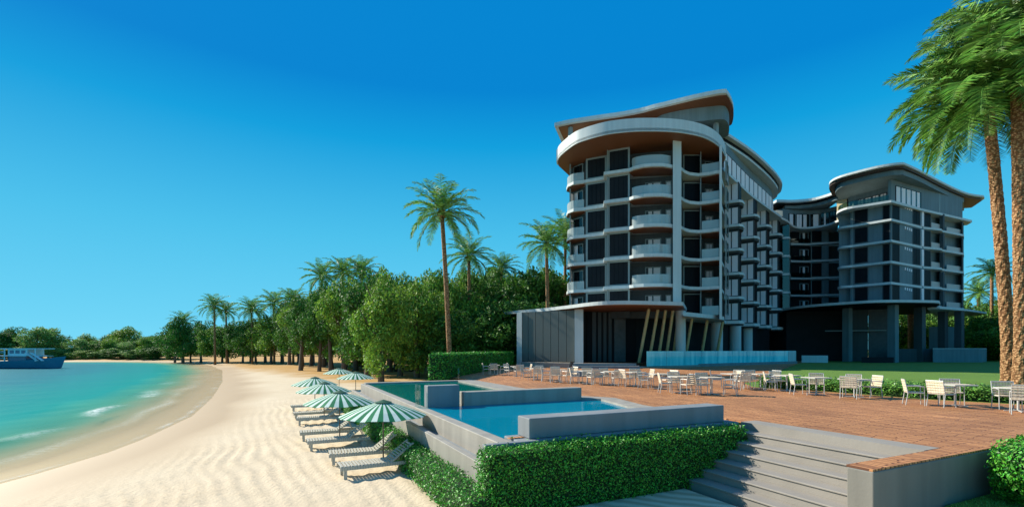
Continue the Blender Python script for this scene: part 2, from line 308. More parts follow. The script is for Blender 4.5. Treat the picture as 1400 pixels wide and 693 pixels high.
# ------------------------------------------------------------------ mesh builder
WM = {}
def link(o, parent=None):
    COL.objects.link(o)
    if parent is not None: o.parent = parent
    return o
class MB:
    def __init__(s): s.v = []; s.f = []
    def add(s, vs, fs):
        k = len(s.v); s.v += [tuple(v) for v in vs]; s.f += [tuple(i+k for i in f) for f in fs]; return s
    def prism(s, poly, z0, z1, inset=None):
        n = len(poly)
        area = sum(poly[i][0]*poly[(i+1) % n][1]-poly[(i+1) % n][0]*poly[i][1] for i in range(n))
        if area < 0: poly = poly[::-1]
        vs = [(x, y, z0) for x, y in poly]+[(x, y, z1) for x, y in poly]
        fs = [tuple(range(n-1, -1, -1)), tuple(range(n, 2*n))]+[(i, (i+1) % n, n+(i+1) % n, n+i) for i in range(n)]
        return s.add(vs, fs)
    def seg(s, p, q, z0, z1, th, out=0.0):   # upright plate along p-q; th goes away from the viewer's side, out moves it towards
        p = Vector(p[:2]); q = Vector(q[:2]); d = (q-p).normalized(); n = Vector((d.y, -d.x))
        if n.dot(-p) < 0: n = -n
        a, b = p+n*out, q+n*out; c, e = b-n*th, a-n*th
        return s.prism([tuple(a), tuple(b), tuple(c), tuple(e)], z0, z1)
    def box(s, c, size, rz=0.0):
        x, y, z = [v/2 for v in size]; cs, sn = math.cos(rz), math.sin(rz)
        return s.prism([(c[0]+u*cs-v*sn, c[1]+u*sn+v*cs) for u, v in ((-x, -y), (x, -y), (x, y), (-x, y))], c[2]-z, c[2]+z)
    def tube(s, pts, rad, n=8, caps=True):
        pts = [Vector(p) for p in pts]; k = len(pts)
        rad = rad if isinstance(rad, (list, tuple)) else [rad]*k
        rings = []
        for i, p in enumerate(pts):
            d = (pts[min(i+1, k-1)]-pts[max(i-1, 0)]).normalized()
            u = d.cross(Vector((0, 0, 1))) if abs(d.z) < 0.95 else d.cross(Vector((1, 0, 0)))
            u.normalize(); v = d.cross(u)
            rings.append([p+(u*math.cos(2*math.pi*j/n)+v*math.sin(2*math.pi*j/n))*rad[i] for j in range(n)])
        vs = [q for r in rings for q in r]; fs = []
        for i in range(k-1):
            for j in range(n): fs.append((i*n+j, i*n+(j+1) % n, (i+1)*n+(j+1) % n, (i+1)*n+j))
        if caps: fs += [tuple(range(n-1, -1, -1)), tuple(range((k-1)*n, k*n))]
        return s.add(vs, fs)
    def bar(s, p, q, wd, ht):   # rectangular bar
        p, q = Vector(p), Vector(q); d = (q-p).normalized()
        u = d.cross(Vector((0, 0, 1))) if abs(d.z) < 0.95 else Vector((1, 0, 0))
        u.normalize(); v = d.cross(u); u *= wd/2; v *= ht/2
        vs = [p-u-v, p+u-v, p+u+v, p-u+v, q-u-v, q+u-v, q+u+v, q-u+v]
        return s.add(vs, [(0, 3, 2, 1), (4, 5, 6, 7), (0, 1, 5, 4), (1, 2, 6, 5), (2, 3, 7, 6), (3, 0, 4, 7)])
    def build(s, name, mat, parent=None, smooth=False, bevel=0.0, recalc=True):
        me = bpy.data.meshes.new(name)
        inv = WM[parent.name].inverted() if parent is not None and parent.name in WM else None
        vs = s.v if inv is None else [tuple(inv @ Vector(v)) for v in s.v]
        me.from_pydata(vs, [], s.f); me.materials.append(M[mat] if isinstance(mat, str) else mat)
        if recalc:
            bm = bmesh.new(); bm.from_mesh(me); bmesh.ops.recalc_face_normals(bm, faces=bm.faces); bm.to_mesh(me); bm.free()
        if smooth: me.polygons.foreach_set('use_smooth', [True]*len(me.polygons))
        o = bpy.data.objects.new(name, me); link(o, parent)
        if parent is not None and parent.name in WM: WM[o.name] = WM[parent.name]
        if bevel > 0:
            b = o.modifiers.new('bevel', 'BEVEL'); b.width = bevel; b.segments = 2; b.limit_method = 'ANGLE'
        return o
def tag(o, label=None, cat=None, group=None, kind=None):
    if label: o['label'] = label
    if cat: o['category'] = cat
    if group: o['group'] = group
    if kind: o['kind'] = kind
    return o
def thing(name, label, cat, loc=(0, 0, 0), rz=0.0, group=None):
    o = bpy.data.objects.new(name, None); o.empty_display_size = 0.3; COL.objects.link(o)
    o.location = loc; o.rotation_euler = (0, 0, rz)
    WM[o.name] = Matrix.Translation(loc) @ Matrix.Rotation(rz, 4, 'Z')
    return tag(o, label, cat, group)
def root_local(name, label, cat, group=None):   # a prototype whose parts are given in its own coordinates
    return thing(name, label, cat, (0, 0, 0), 0, group)
def copy_tree(o, parent=None):
    c = o.copy(); COL.objects.link(c); c.parent = parent
    for ch in o.children: copy_tree(ch, c)
    return c
def place(o, first, loc, rz=0.0, label=None, group=None, sc=None):
    r = o if first else copy_tree(o)
    r.location = loc; r.rotation_euler = (0, 0, rz)
    if sc: r.scale = sc if isinstance(sc, tuple) else (sc, sc, sc)
    if label: r['label'] = label
    if group: r['group'] = group
    return r
def structure(o): o['kind'] = 'structure'; return o

# ------------------------------------------------------------------ smooth noise in python
def vnoise(x, y, seed=0):
    rs = np.random.RandomState(seed); T = rs.rand(256, 256)
    xi = np.floor(x).astype(int); yi = np.floor(y).astype(int); fx = x-xi; fy = y-yi
    fx = fx*fx*(3-2*fx); fy = fy*fy*(3-2*fy)
    a = T[xi % 256, yi % 256]; b = T[(xi+1) % 256, yi % 256]; c = T[xi % 256, (yi+1) % 256]; d = T[(xi+1) % 256, (yi+1) % 256]
    return (a*(1-fx)+b*fx)*(1-fy)+(c*(1-fx)+d*fx)*fy

# ------------------------------------------------------------------ beach and sea
SHORE = [(-14.2, -40), (-14.4, 0), (-14.6, 10), (-14.8, 15), (-15.2, 18.1), (-15.9, 20.6), (-18.6, 27.9), (-24, 38.5), (-34.7, 57.8), (-54.5, 90.8), (-76, 121), (-96, 143), (-122, 157), (-160, 156), (-300, 142), (-700, 120)]
SEA = SHORE+[(-700, -40)]
def shore_dist(X, Y):
    X = np.asarray(X, float); Y = np.asarray(Y, float); d = np.full(X.shape, 1e9)
    for (x0, y0), (x1, y1) in zip(SHORE[:-1], SHORE[1:]):
        dx, dy = x1-x0, y1-y0; t = np.clip(((X-x0)*dx+(Y-y0)*dy)/(dx*dx+dy*dy), 0, 1)
        d = np.minimum(d, np.hypot(X-x0-t*dx, Y-y0-t*dy))
    ins = np.zeros(X.shape, bool); n = len(SEA)
    for i in range(n):
        (x0, y0), (x1, y1) = SEA[i], SEA[(i+1) % n]
        c = ((y0 > Y) != (y1 > Y)) & (X < (x1-x0)*(Y-y0)/((y1-y0) if y1 != y0 else 1e-9)+x0); ins ^= c
    return np.where(ins, -d, d)
def treeline_y(X):
    return np.interp(X, [-150, -92, -62, -40, -22, -14, -8, 0], [140, 128, 106, 82, 60, 50, 42, 40])
def ground_z(X, Y, ripple=True):
    d = shore_dist(X, Y); X = np.asarray(X, float); Y = np.asarray(Y, float)
    z = np.where(d > 0, -0.25+0.47*(1-np.exp(-d/3.2)), -0.25+d*0.11)
    z = np.maximum(z, -3.0)
    z = z+np.clip((Y-60)/80, 0, 1)*0.7*(d > 6)*np.clip((d-6)/20, 0, 1)
    if ripple:
        wx = vnoise(X*0.22, Y*0.14, 1)*4.0+vnoise(X*0.7, Y*0.35, 2)*1.3
        ph = (X*0.87+Y*0.49)*8.0+wx*2.4
        s = np.sin(ph); rip = (1-np.abs(s))**1.1
        amp = 0.075*np.clip((d-3)/2.5, 0, 1)*np.clip((60-Y)/35, 0, 1)*(0.45+0.9*vnoise(X*0.5, Y*0.3, 3))
        z = z+amp*(rip-0.4)+(vnoise(X*2.2, Y*2.2, 4)-0.5)*0.022*np.clip((d-3)/3, 0, 1)
    return z
def steps(a, b, s): return list(np.arange(a, b, s))
xs = sorted([-1500, -900, -600, -400, -300, -240]+steps(-200, -60, 6)+steps(-60, -22, 1.2)+steps(-22, 6, 0.13)+steps(6, 40, 3)+[45, 60, 80, 110, 150, 250, 500, 900, 1500])
ys = sorted([-200, -60, -20, -5]+steps(0, 6, 0.5)+steps(6, 34, 0.13)+steps(34, 60, 0.4)+steps(60, 170, 2.5)+[180, 200, 240, 300, 500, 900, 1600, 3000])
XX, YY = np.meshgrid(xs, ys)
ZZ = ground_z(XX, YY)
berm = np.clip((XX-9.0)/2.2, 0, 1)*np.clip((12-YY)/2, 0, 1)*np.clip((XX-YY*0.6-0.5), 0, 1)
ZZ = ZZ+berm*0.75
nx, ny = len(xs), len(ys)
me = bpy.data.meshes.new('beach')
idx = np.arange(nx*ny).reshape(ny, nx)
F = np.stack([idx[:-1, :-1], idx[:-1, 1:], idx[1:, 1:], idx[1:, :-1]], -1).reshape(-1, 4)
me.from_pydata(np.stack([XX, YY, ZZ], -1).reshape(-1, 3).tolist(), [], F.tolist())
me.materials.append(M['sand']); me.polygons.foreach_set('use_smooth', [True]*len(F))
D = shore_dist(XX, YY).reshape(-1)
wet = np.clip(1-(D-1.3-1.5*vnoise(XX.reshape(-1)*.3, YY.reshape(-1)*.25, 9))/2.2, 0, 1)
a = me.attributes.new('wet', 'FLOAT', 'POINT'); a.data.foreach_set('value', wet.astype(np.float32))
lit = np.clip((YY.reshape(-1)-(treeline_y(XX.reshape(-1))-9))/10, 0, 1)*(D > 3)
a = me.attributes.new('litter', 'FLOAT', 'POINT'); a.data.foreach_set('value', lit.astype(np.float32))
structure(link(bpy.data.objects.new('beach', me)))
# sea surface: a sheet with gentle swell and a small breaking crest near the shore
sx = sorted([-700, -500, -350, -250]+steps(-200, -60, 4)+steps(-60, -30, 0.8)+steps(-30, -13, 0.16)+[-12])
sy = sorted(steps(-20, 8, 2)+steps(8, 32, 0.16)+steps(32, 60, 0.6)+steps(60, 180, 3)+[190])
SX, SY = np.meshgrid(sx, sy); sdd = -shore_dist(SX, SY)
sz = -0.25+0.03*np.clip(sdd/4, 0, 1)*(vnoise(SX*0.8, SY*0.5, 5)-0.5)
fl = 5.0+1.3*(vnoise(SX*0.06, SY*0.10, 6)-0.5)+0.5*vnoise(SX*.5, SY*.5, 8)
crest = np.exp(-((sdd-fl)/0.42)**2)*np.clip(1.6*vnoise(SX*0.25, SY*0.16, 7)-0.35, 0, 1)*np.clip((45-SY)/15, 0, 1)
foam = np.exp(-((sdd-fl+0.15)/0.36)**2)*np.clip(2.6*vnoise(SX*0.25, SY*0.16, 7)-0.9, 0, 1)*np.clip((60-SY)/20, 0, 1)
edge = np.exp(-((sdd-0.22)/0.10)**2)*0.5*np.clip(vnoise(SX*.9, SY*.7, 14)*1.6-.3, 0, 1)+np.exp(-((sdd-2.3-vnoise(SX*.2, SY*.2, 11))/0.3)**2)*0.35*vnoise(SX*.3, SY*.15, 12)
sz = sz+0.12*crest+np.where(sdd < 0.3, 0.012, 0)
nsx, nsy = len(sx), len(sy); idx = np.arange(nsx*nsy).reshape(nsy, nsx)
keep = (sdd > -1.2); q = keep[:-1, :-1] | keep[:-1, 1:] | keep[1:, 1:] | keep[1:, :-1]
F = np.stack([idx[:-1, :-1], idx[:-1, 1:], idx[1:, 1:], idx[1:, :-1]], -1)[q]
me = bpy.data.meshes.new('sea'); me.from_pydata(np.stack([SX, SY, sz], -1).reshape(-1, 3).tolist(), [], F.tolist())
me.materials.append(M['sea']); me.polygons.foreach_set('use_smooth', [True]*len(F))
deep = np.clip(sdd/22, 0, 1).reshape(-1)**0.75
me.attributes.new('deep', 'FLOAT', 'POINT').data.foreach_set('value', deep.astype(np.float32))
me.attributes.new('foam', 'FLOAT', 'POINT').data.foreach_set('value', np.clip(foam+edge, 0, 1).reshape(-1).astype(np.float32))
structure(link(bpy.data.objects.new('sea', me)))

# ------------------------------------------------------------------ terrace, lawn, boardwalk
DZ = 1.7
deck_poly = [AB(8.47, 4.45), AB(26, 4.45), (21.5, 15.5), (17.8, 16.7), (15.9, 18.6), (14.2, 22.2), (12.3, 24.6), (13.4, 28), (17, 31), (24, 43.5), (39, 66), (52, 84), (40, 84), (20, 60), (0, 60), (-0.2, 57), (-4.3, 33.9), (-4.7, 33.6), AB(10.9, 28.8), AB(10.75, 22), AB(10.9, 17), AB(11.9, 15.5), AB(11.2, 13), AB(11.1, 9.55), AB(10.95, 8.55), AB(10.95, 4.85), AB(8.47, 4.85)]
structure(MB().prism(deck_poly, DZ-0.035, DZ).build('paved_terrace', 'deck'))
# concrete apron round the pool
apron = [AB(10.92, 28.8), AB(10.75, 22), AB(10.9, 17), AB(11.9, 15.5), AB(11.2, 13), AB(11.1, 9.7), AB(10.45, 9.7), AB(10.5, 13), AB(11.1, 15.3), AB(10.6, 16.0), AB(9.6, 19), AB(9.5, 22), AB(9.8, 28.3), AB(4.3, 28.3), AB(4.3, 28.9)]
structure(MB().prism(apron, DZ-0.3, DZ+0.012).build('pool_apron', 'poolwall'))
structure(MB().prism([AB(11.0, 4.86), AB(26, 4.86), (21.5, 15.7), (17, 30.9), (39, 65.9), (19, 59.5), (0, 59.5), (-4.2, 34.5), AB(11.3, 28), AB(12, 15.5), AB(11.25, 9.6), AB(11.0, 8.6)], 0.2, DZ-0.085).build('terrace_base', 'concrete'))
lawn = [(14.3, 22.4), (16.0, 18.7), (17.9, 16.8), (24, 13), (60, 20), (130, 60), (150, 120), (60, 130), (52, 84.1), (39.1, 66), (24.1, 43.5), (17.1, 31), (13.5, 28), (12.4, 24.7)]
structure(MB().prism(lawn, 0.5, DZ-0.01).build('lawn', 'grass'))
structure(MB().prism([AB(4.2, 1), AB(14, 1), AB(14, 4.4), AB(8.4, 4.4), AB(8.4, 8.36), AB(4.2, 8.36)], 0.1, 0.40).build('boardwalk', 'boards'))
structure(MB().prism([AB(10.4, -4), AB(30, -4), AB(30, 4.38), AB(10.5, 4.38)], 0.0, 0.86).build('lower_lawn', 'grass'))

# ------------------------------------------------------------------ pool
pool = thing('swimming_pool', 'blue infinity pool with concrete rim beside the beach', 'swimming pool', (*AB(7.3, 18), 0))
floorp = [AB(4.4, 9.75), AB(10.45, 9.75), AB(10.5, 13), AB(11.1, 15.3), AB(10.6, 16), AB(9.6, 19), AB(9.5, 22), AB(9.8, 28.3), AB(4.4, 28.3)]
MB().prism(floorp, 0.3, 0.62).build('basin_floor', 'tile', pool)
MB().prism([AB(4.43, 9.76), AB(10.44, 9.76), AB(10.49, 13), AB(11.09, 15.3), AB(10.59, 15.94), AB(4.43, 15.94)], DZ-0.075, DZ-0.06).build('water', 'pool', pool)
MB().prism([AB(4.43, 16.45), AB(10.3, 16.45), AB(9.59, 19), AB(9.49, 22), AB(9.79, 28.28), AB(4.43, 28.28)], DZ-0.075, DZ-0.06).build('water', 'pool2', pool)
MB().prism([AB(4.12, 9.1), AB(4.44, 9.1), AB(4.44, 28.9), AB(4.12, 28.9)], 0.2, DZ-0.055).build('edge_wall', 'poolwall', pool, bevel=0.02)
MB().prism([AB(3.82, 8.95), AB(4.115, 8.95), AB(4.115, 29.4), AB(3.82, 29.4)], 0.1, DZ-0.55).build('gutter', 'concrete', pool)
MB().prism([AB(3.66, 8.92), AB(3.815, 8.92), AB(3.815, 29.6), AB(3.66, 29.6)], 0.1, DZ-0.42).build('gutter_wall', 'poolwall', pool, bevel=0.015)
MB().prism([AB(3.66, 8.92), AB(10.9, 8.92), AB(10.9, 9.74), AB(4.45, 9.74), AB(4.45, 9.08), AB(3.66, 9.08)], 0.15, DZ+0.0).build('front_ledge', 'concrete', pool, bevel=0.02)
MB().prism([AB(4.75, 9.1), AB(10.55, 9.1), AB(10.55, 9.66), AB(4.75, 9.66)], DZ+0.003, DZ+0.44).build('bench_wall', 'concrete', pool, bevel=0.02)
MB().prism([AB(5.75, 15.96), AB(10.65, 15.96), AB(10.65, 16.43), AB(5.75, 16.43)], 0.6, DZ+0.42).build('divider_wall', 'poolwall', pool, bevel=0.02)
MB().prism([AB(4.46, 15.98), AB(5.6, 15.98), AB(5.6, 16.42), AB(4.46, 16.42)], 0.6, DZ+0.68).build('raised_block', 'concrete', pool, bevel=0.02)
MB().prism([AB(4.16, 15.9), AB(4.2, 15.9), AB(4.2, 16.5), AB(4.16, 16.5)], DZ-0.3, DZ+0.72).build('glass_pane', 'clear', pool)
b = MB().box((*AB(4.55, 9.35), DZ+0.01), (0.35, 0.12, 0.02), R(25)); b.build('tile_inlay', 'deck', pool)

# ------------------------------------------------------------------ steps and side wall
st = thing('stone_steps', 'grey concrete steps leading from boardwalk up to the terrace', 'steps', (*AB(9.6, 6.7), 0.4))
for i in range(6):
    z1 = DZ-0.186*(i+1); a1 = 10.93-0.39*i-0.0; a0 = a1-0.39
    MB().prism([AB(a0+0.03, 4.84), AB(a1-0.002, 4.84), AB(a1-0.002, 8.9), AB(a0+0.03, 8.9)], 0.2, z1-0.04).prism([AB(a0, 4.84), AB(a1+0.025, 4.84), AB(a1+0.025, 8.9), AB(a0, 8.9)], z1-0.038, z1).build('step', 'stepstone', st, bevel=0.012)
sw = thing('retaining_wall', 'concrete retaining wall along the front of the terrace', 'wall', (*AB(8.5, 4.6), 0))
MB().prism([AB(8.45, 4.43), AB(26, 4.43), AB(26, 4.83), AB(8.45, 4.83)], -0.1, DZ-0.037).build('wall_body', 'retain', sw, bevel=0.015)
# terrace coping at the head of the steps
structure(MB().prism([AB(10.94, 4.87), AB(11.5, 4.87), AB(11.5, 8.9), AB(10.94, 8.9)], 0.3, DZ+0.006).build('step_coping', 'stepstone'))

# ------------------------------------------------------------------ leafy hedges
def leaves_on_box(cx, cy, rz, L, Wd, z0, z1, n, size, mb, rnd=0.05, skip_bottom=True):
    cs, sn = math.cos(rz), math.sin(rz); H = z1-z0
    areas = [L*H, L*H, Wd*H, Wd*H, L*Wd]; tot = sum(areas)
    for _ in range(n):
        r = random.random()*tot; k = 0
        while r > areas[k]: r -= areas[k]; k += 1
        u, v = random.uniform(-1, 1), random.uniform(-1, 1)
        if k == 0: p = [u*L/2, -Wd/2, z0+H*(v+1)/2]; nn = Vector((0, -1, 0))
        elif k == 1: p = [u*L/2, Wd/2, z0+H*(v+1)/2]; nn = Vector((0, 1, 0))
        elif k == 2: p = [-L/2, u*Wd/2, z0+H*(v+1)/2]; nn = Vector((-1, 0, 0))
        elif k == 3: p = [L/2, u*Wd/2, z0+H*(v+1)/2]; nn = Vector((1, 0, 0))
        else: p = [u*L/2, v*Wd/2, z1]; nn = Vector((0, 0, 1))
        off = random.gauss(0, rnd)+0.35*rnd*math.sin(p[0]*2.3+p[2]*3)
        p = Vector(p)+nn*off
        nn = (nn*0.7+Vector((random.gauss(0, .6), random.gauss(0, .6), random.gauss(0.25, .6)))).normalized()
        t = nn.cross(Vector((random.gauss(0, 1), random.gauss(0, 1), random.gauss(0, 1)))).normalized(); bb = nn.cross(t)
        s = size*random.uniform(0.6, 1.3)
        q = [p-t*s, p-bb*s*0.5, p+t*s, p+bb*s*0.5]
        q = [(cx+w_.x*cs-w_.y*sn, cy+w_.x*sn+w_.y*cs, w_.z) for w_ in q]
        mb.add(q, [(0, 1, 2, 3)])
def hedge(name, label, p, q, wd, z0, z1, dens, size, mat='hedge', group=None, cat='hedge', rnd=0.05):
    p = Vector(p); q = Vector(q); d = q-p; L = d.length; rz = math.atan2(d.y, d.x); c = (p+q)/2
    h = thing(name, label, cat, (c.x, c.y, z0), rz, group)
    core = MB().box((c.x, c.y, (z0+z1)/2-0.02), (L-0.08, wd-0.08, z1-z0-0.06), rz); core.build('branches', 'hedgecore', h)
    m = MB(); area = 2*L*(z1-z0)+2*wd*(z1-z0)+L*wd
    leaves_on_box(c.x, c.y, rz, L, wd, z0, z1, int(area*dens), size, m, rnd); m.build('leaves', mat, h, recalc=False)
    return h
hedge('clipped_hedge', 'tall clipped green hedge in front of the pool ledge beside the steps', AB(3.5, 8.63), AB(10.5, 8.63), 0.5, 0.35, DZ-0.06, 1900, 0.028)
hedge('clipped_hedge', 'long low green hedge running along the beach side of the pool', AB(3.37, 8.3), AB(3.37, 29.5), 0.55, 0.15, 0.86, 900, 0.030)
hedge('clipped_hedge', 'tall dark hedge at the back left edge of the terrace', (-4.95, 31.2), (-0.3, 56.5), 0.9, 1.0, 3.32, 230, 0.07)
# border planting behind the chairs
bord = thing('border_planting', 'low leafy border planting between terrace and lawn', 'plant bed', (14.5, 21, DZ))
m = MB(); pts = [(12.6, 24.7), (14.45, 22.2), (16.1, 18.9), (18, 17.1), (22, 15.4)]
for (x0, y0), (x1, y1) in zip(pts[:-1], pts[1:]):
    L = math.hypot(x1-x0, y1-y0)
    for _ in range(int(L*1500)):
        u = random.random(); px_, py_ = x0+(x1-x0)*u, y0+(y1-y0)*u
        nx_, ny_ = (y0-y1)/L, (x1-x0)/L; o_ = random.uniform(-0.15, 0.75)
        if nx_ < 0: nx_, ny_ = -nx_, -ny_
        hh = 0.55*(1-((o_-0.3)/0.6)**4)*(0.75+0.5*random.random())
        p = Vector((px_+nx_*o_, py_+ny_*o_, DZ+max(0.02, hh*random.random()**0.5)))
        nn = Vector((random.gauss(0, .6), random.gauss(-0.3, .6), 1)).normalized(); t = nn.cross(Vector((random.gauss(0, 1), random.gauss(0, 1), 0.1))).normalized(); bb = nn.cross(t)
        s = random.uniform(0.03, 0.07); m.add([p-t*s, p-bb*s*.5, p+t*s, p+bb*s*.5], [(0, 1, 2, 3)])
m.build('leaves', 'plant', bord, recalc=False)
m = MB()
for (x0, y0), (x1, y1) in zip(pts[:-1], pts[1:]):
    L = math.hypot(x1-x0, y1-y0); nx_, ny_ = (y0-y1)/L, (x1-x0)/L
    if nx_ < 0: nx_, ny_ = -nx_, -ny_
    m.prism([(x0+nx_*.05, y0+ny_*.05), (x1+nx_*.05, y1+ny_*.05), (x1+nx_*.55, y1+ny_*.55), (x0+nx_*.55, y0+ny_*.55)], DZ-0.05, DZ+0.34)
m.build('stems', 'hedgecore', bord)
# rounded shrub beside the retaining wall
sh = thing('rounded_shrub', 'rounded clipped shrub in front of the terrace wall at the right edge', 'shrub', (*AB(12.9, 3.75), 0.8))
m = MB()
for _ in range(9000):
    v = Vector((random.gauss(0, 1), random.gauss(0, 1), random.gauss(0, 1))).normalized()
    sq = 1/max(abs(v.x), abs(v.y), abs(v.z)); k = sq*0.55+0.45*1.15
    p = Vector((v.x*1.35*k, v.y*0.5*k, v.z*0.52*k)); nn = (v+Vector((random.gauss(0, .5), random.gauss(0, .5), random.gauss(0, .5)))).normalized()
    p += v*random.gauss(0, 0.04); c = AB(12.9+p.x, 3.75+p.y); p = Vector((c[0], c[1], 1.42+p.z))
    t = nn.cross(Vector((random.gauss(0, 1), random.gauss(0, 1), random.gauss(0, 1)))).normalized(); bb = nn.cross(t); s = random.uniform(.022, .045)
    m.add([p-t*s, p-bb*s*.55, p+t*s, p+bb*s*.55], [(0, 1, 2, 3)])
m.build('leaves', 'hedge', sh, recalc=False)
bm = bmesh.new(); bmesh.ops.create_icosphere(bm, subdivisions=3, radius=1)
mm = MB(); vs = []
for v in bm.verts:
    c = v.co; k = (1/max(abs(c.x), abs(c.y), abs(c.z)))*0.5+0.45
    vs.append((*AB(12.9+c.x*1.28*k, 3.75+c.y*0.45*k), 1.42+c.z*0.48*k))
mm.add(vs, [tuple(v.index for v in f.verts) for f in bm.faces]); bm.free(); mm.build('branches', 'hedgecore', sh)
# grass blades on the lower lawn
m = MB()
for _ in range(9000):
    a_, t_ = random.uniform(10.5, 15.5), random.uniform(1.2, 4.35)
    x, y = AB(a_, t_); h_ = random.uniform(.03, .07); an = random.random()*6.28; dx, dy = math.cos(an)*.006, math.sin(an)*.006
    m.add([(x-dx, y-dy, .855), (x+dx, y+dy, .855), (x+random.gauss(0, .02), y+random.gauss(0, .02), .86+h_)], [(0, 1, 2)])
o = m.build('grass', 'plant', recalc=False); tag(o, 'short grass on the lower lawn by the terrace wall', 'grass', kind='stuff')
# ------------------------------------------------------------------ hotel
HT = thing('hotel_building', 'curved multi storey grey hotel with balconies, wings and overhanging roofs', 'hotel', (30, 72, 1.7))
FZ = [7.55+3.25*k for k in range(6)]; F6 = 26.5; RZ = 31.4
def wpts(l): return [W(*p) for p in l]
def offs(p, q, u):
    return (p[0]+(q[0]-p[0])*u, p[1]+(q[1]-p[1])*u)
def window(p, q, z0, z1, cur=(), nm=1, out=0.0, fr=0.10, pane='glass', frame='frame', name='window', curmat='curtain', depth=0.16):
    m = MB(); L = math.hypot(q[0]-p[0], q[1]-p[1]); e = fr/L
    m.seg(p, q, z1-fr, z1, depth, out); m.seg(p, q, z0, z0+fr, depth, out)
    m.seg(p, offs(p, q, e), z0+fr, z1-fr, depth, out); m.seg(offs(p, q, 1-e), q, z0+fr, z1-fr, depth, out)
    wv = m.build(name, frame, HT)
    MB().seg(offs(p, q, e), offs(p, q, 1-e), z0+fr, z1-fr, 0.03, out-0.03).build('pane', pane, wv)
    if nm:
        m = MB()
        for i in range(nm):
            u = e+(1-2*e)*(i+1)/(nm+1); hw = 0.03/L
            m.seg(offs(p, q, u-hw), offs(p, q, u+hw), z0+fr, z1-fr, 0.05, out-0.01)
        m.build('mullion', 'dark', wv)
    if cur:
        m = MB()
        for u0, u1 in cur:
            # pleated curtain just inside the pane line
            k = max(3, int((u1-u0)*L/0.16))
            for j in range(k):
                a0, a1 = u0+(u1-u0)*j/k, u0+(u1-u0)*(j+1)/k; s = 0.035 if j % 2 else 0.0
                m.seg(offs(p, q, a0), offs(p, q, a1), z0+fr, z1-fr-0.02, 0.02, out-0.027+s*0.5)
        m.build('curtain', curmat, wv)
    return wv
def ribbon(pts, z0, z1, th, name, mat, parent=HT, skip=()):
    m = MB()
    for i in range(len(pts)-1):
        if i in skip: continue
        m.seg(pts[i], pts[i+1], z0, z1, th)
    return m.build(name, mat, parent)
def smooth_path(pts, k=5):   # Catmull-Rom
    out = []
    n = len(pts)
    for i in range(n-1):
        p0, p1, p2, p3 = pts[max(i-1, 0)], pts[i], pts[i+1], pts[min(i+2, n-1)]
        for j in range(k):
            t = j/k
            out.append(tuple(0.5*((2*p1[c])+(-p0[c]+p2[c])*t+(2*p0[c]-5*p1[c]+4*p2[c]-p3[c])*t*t+(-p0[c]+3*p1[c]-3*p2[c]+p3[c])*t**3) for c in (0, 1)))
    return out+[pts[-1]]

# wing facade line and its outward normal
WP = [(25.9, 60.5), (29.1, 66.5), (34.7, 73.5), (39.75, 79.5), (44.8, 85.3), (49.0, 90.5)]
def wing_n(i):
    a, b = WP[max(i-1, 0)], WP[min(i+1, len(WP)-1)]; d = Vector((b[0]-a[0], b[1]-a[1])).normalized()
    return d, Vector((d.y, -d.x))
# main body: recessed walls from floor to the top storey
core = [W(780, 60.9), W(800, 58.9), W(800, 58.4), W(861, 55.2), W(861.5, 56.3), W(918, 55.2), W(932, 55.2), W(934, 57.2), W(958, 57.4), W(958, 57.9), W(984, 58.2)]+WP+[(54, 93), (66, 93), (66, 104), (44, 97), (28, 82), (12, 72)]
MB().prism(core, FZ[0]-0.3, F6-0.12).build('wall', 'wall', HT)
# slabs
FR = [(774.5, 60.2), (776, 59.0), (784, 58.0), (799, 57.5), (825, 56.4), (825.5, 54.9), (860, 53.8), (866, 53.2), (880, 52.5), (893, 52.3), (906, 52.3), (918, 52.7), (932, 53.5), (936, 54.3), (943, 55.0), (955, 55.3), (970, 54.9), (980, 54.4), (985.5, 54.3)]
frw = wpts(FR)
def wing_edge(bays=True):
    e = [W(986.5, 56.5), W(990, 59.5)]
    for i in range(1, 5):
        d, n = wing_n(i); p = Vector(WP[i])
        for du, dn in ((-1.2, 0.4), (-0.9, 0.5), (-0.45, 2.1), (0.1, 2.45), (1.6, 2.45), (2.2, 1.7), (2.5, 0.5)):
            v = p+d*du+n*dn; e.append((v.x, v.y))
    return e
we = wing_edge()
backp = [(54, 92.6), (66, 92.6), (66, 103), (44, 96), (28, 81), (12, 71)]
midend = [W(1062, 88.2), W(1070, 86.6), W(1079.5, 86.3), W(1081, 87.6), W(1081, 91.4), W(1100, 91.8), W(1133, 91.3), W(1147, 90)]
for k, z in enumerate(FZ):
    poly = frw+we+midend+backp if k > 0 else None
    if k > 0:
        MB().prism(poly, z-0.34, z).build('floor_slab', 'slab', HT)
        # timber underside of the front balconies
        ins = [W(p[0], p[1]+0.35) for p in FR]
        s = MB().prism([ins[i] for i in range(6, 13)]+[W(931, 54.9), W(866, 55.3)], z-0.40, z-0.343); s.build('balcony_soffit', 'soffit', HT)
        MB().prism([ins[i] for i in range(0, 4)]+[W(799.5, 58.6), W(781, 61)], z-0.40, z-0.343).build('balcony_soffit', 'soffit', HT)
        MB().prism([W(959, 55.7), W(970, 55.3), W(980, 54.8), W(984, 54.8), W(984, 57.9), W(959, 57.6)], z-0.40, z-0.343).build('balcony_soffit', 'soffit', HT)
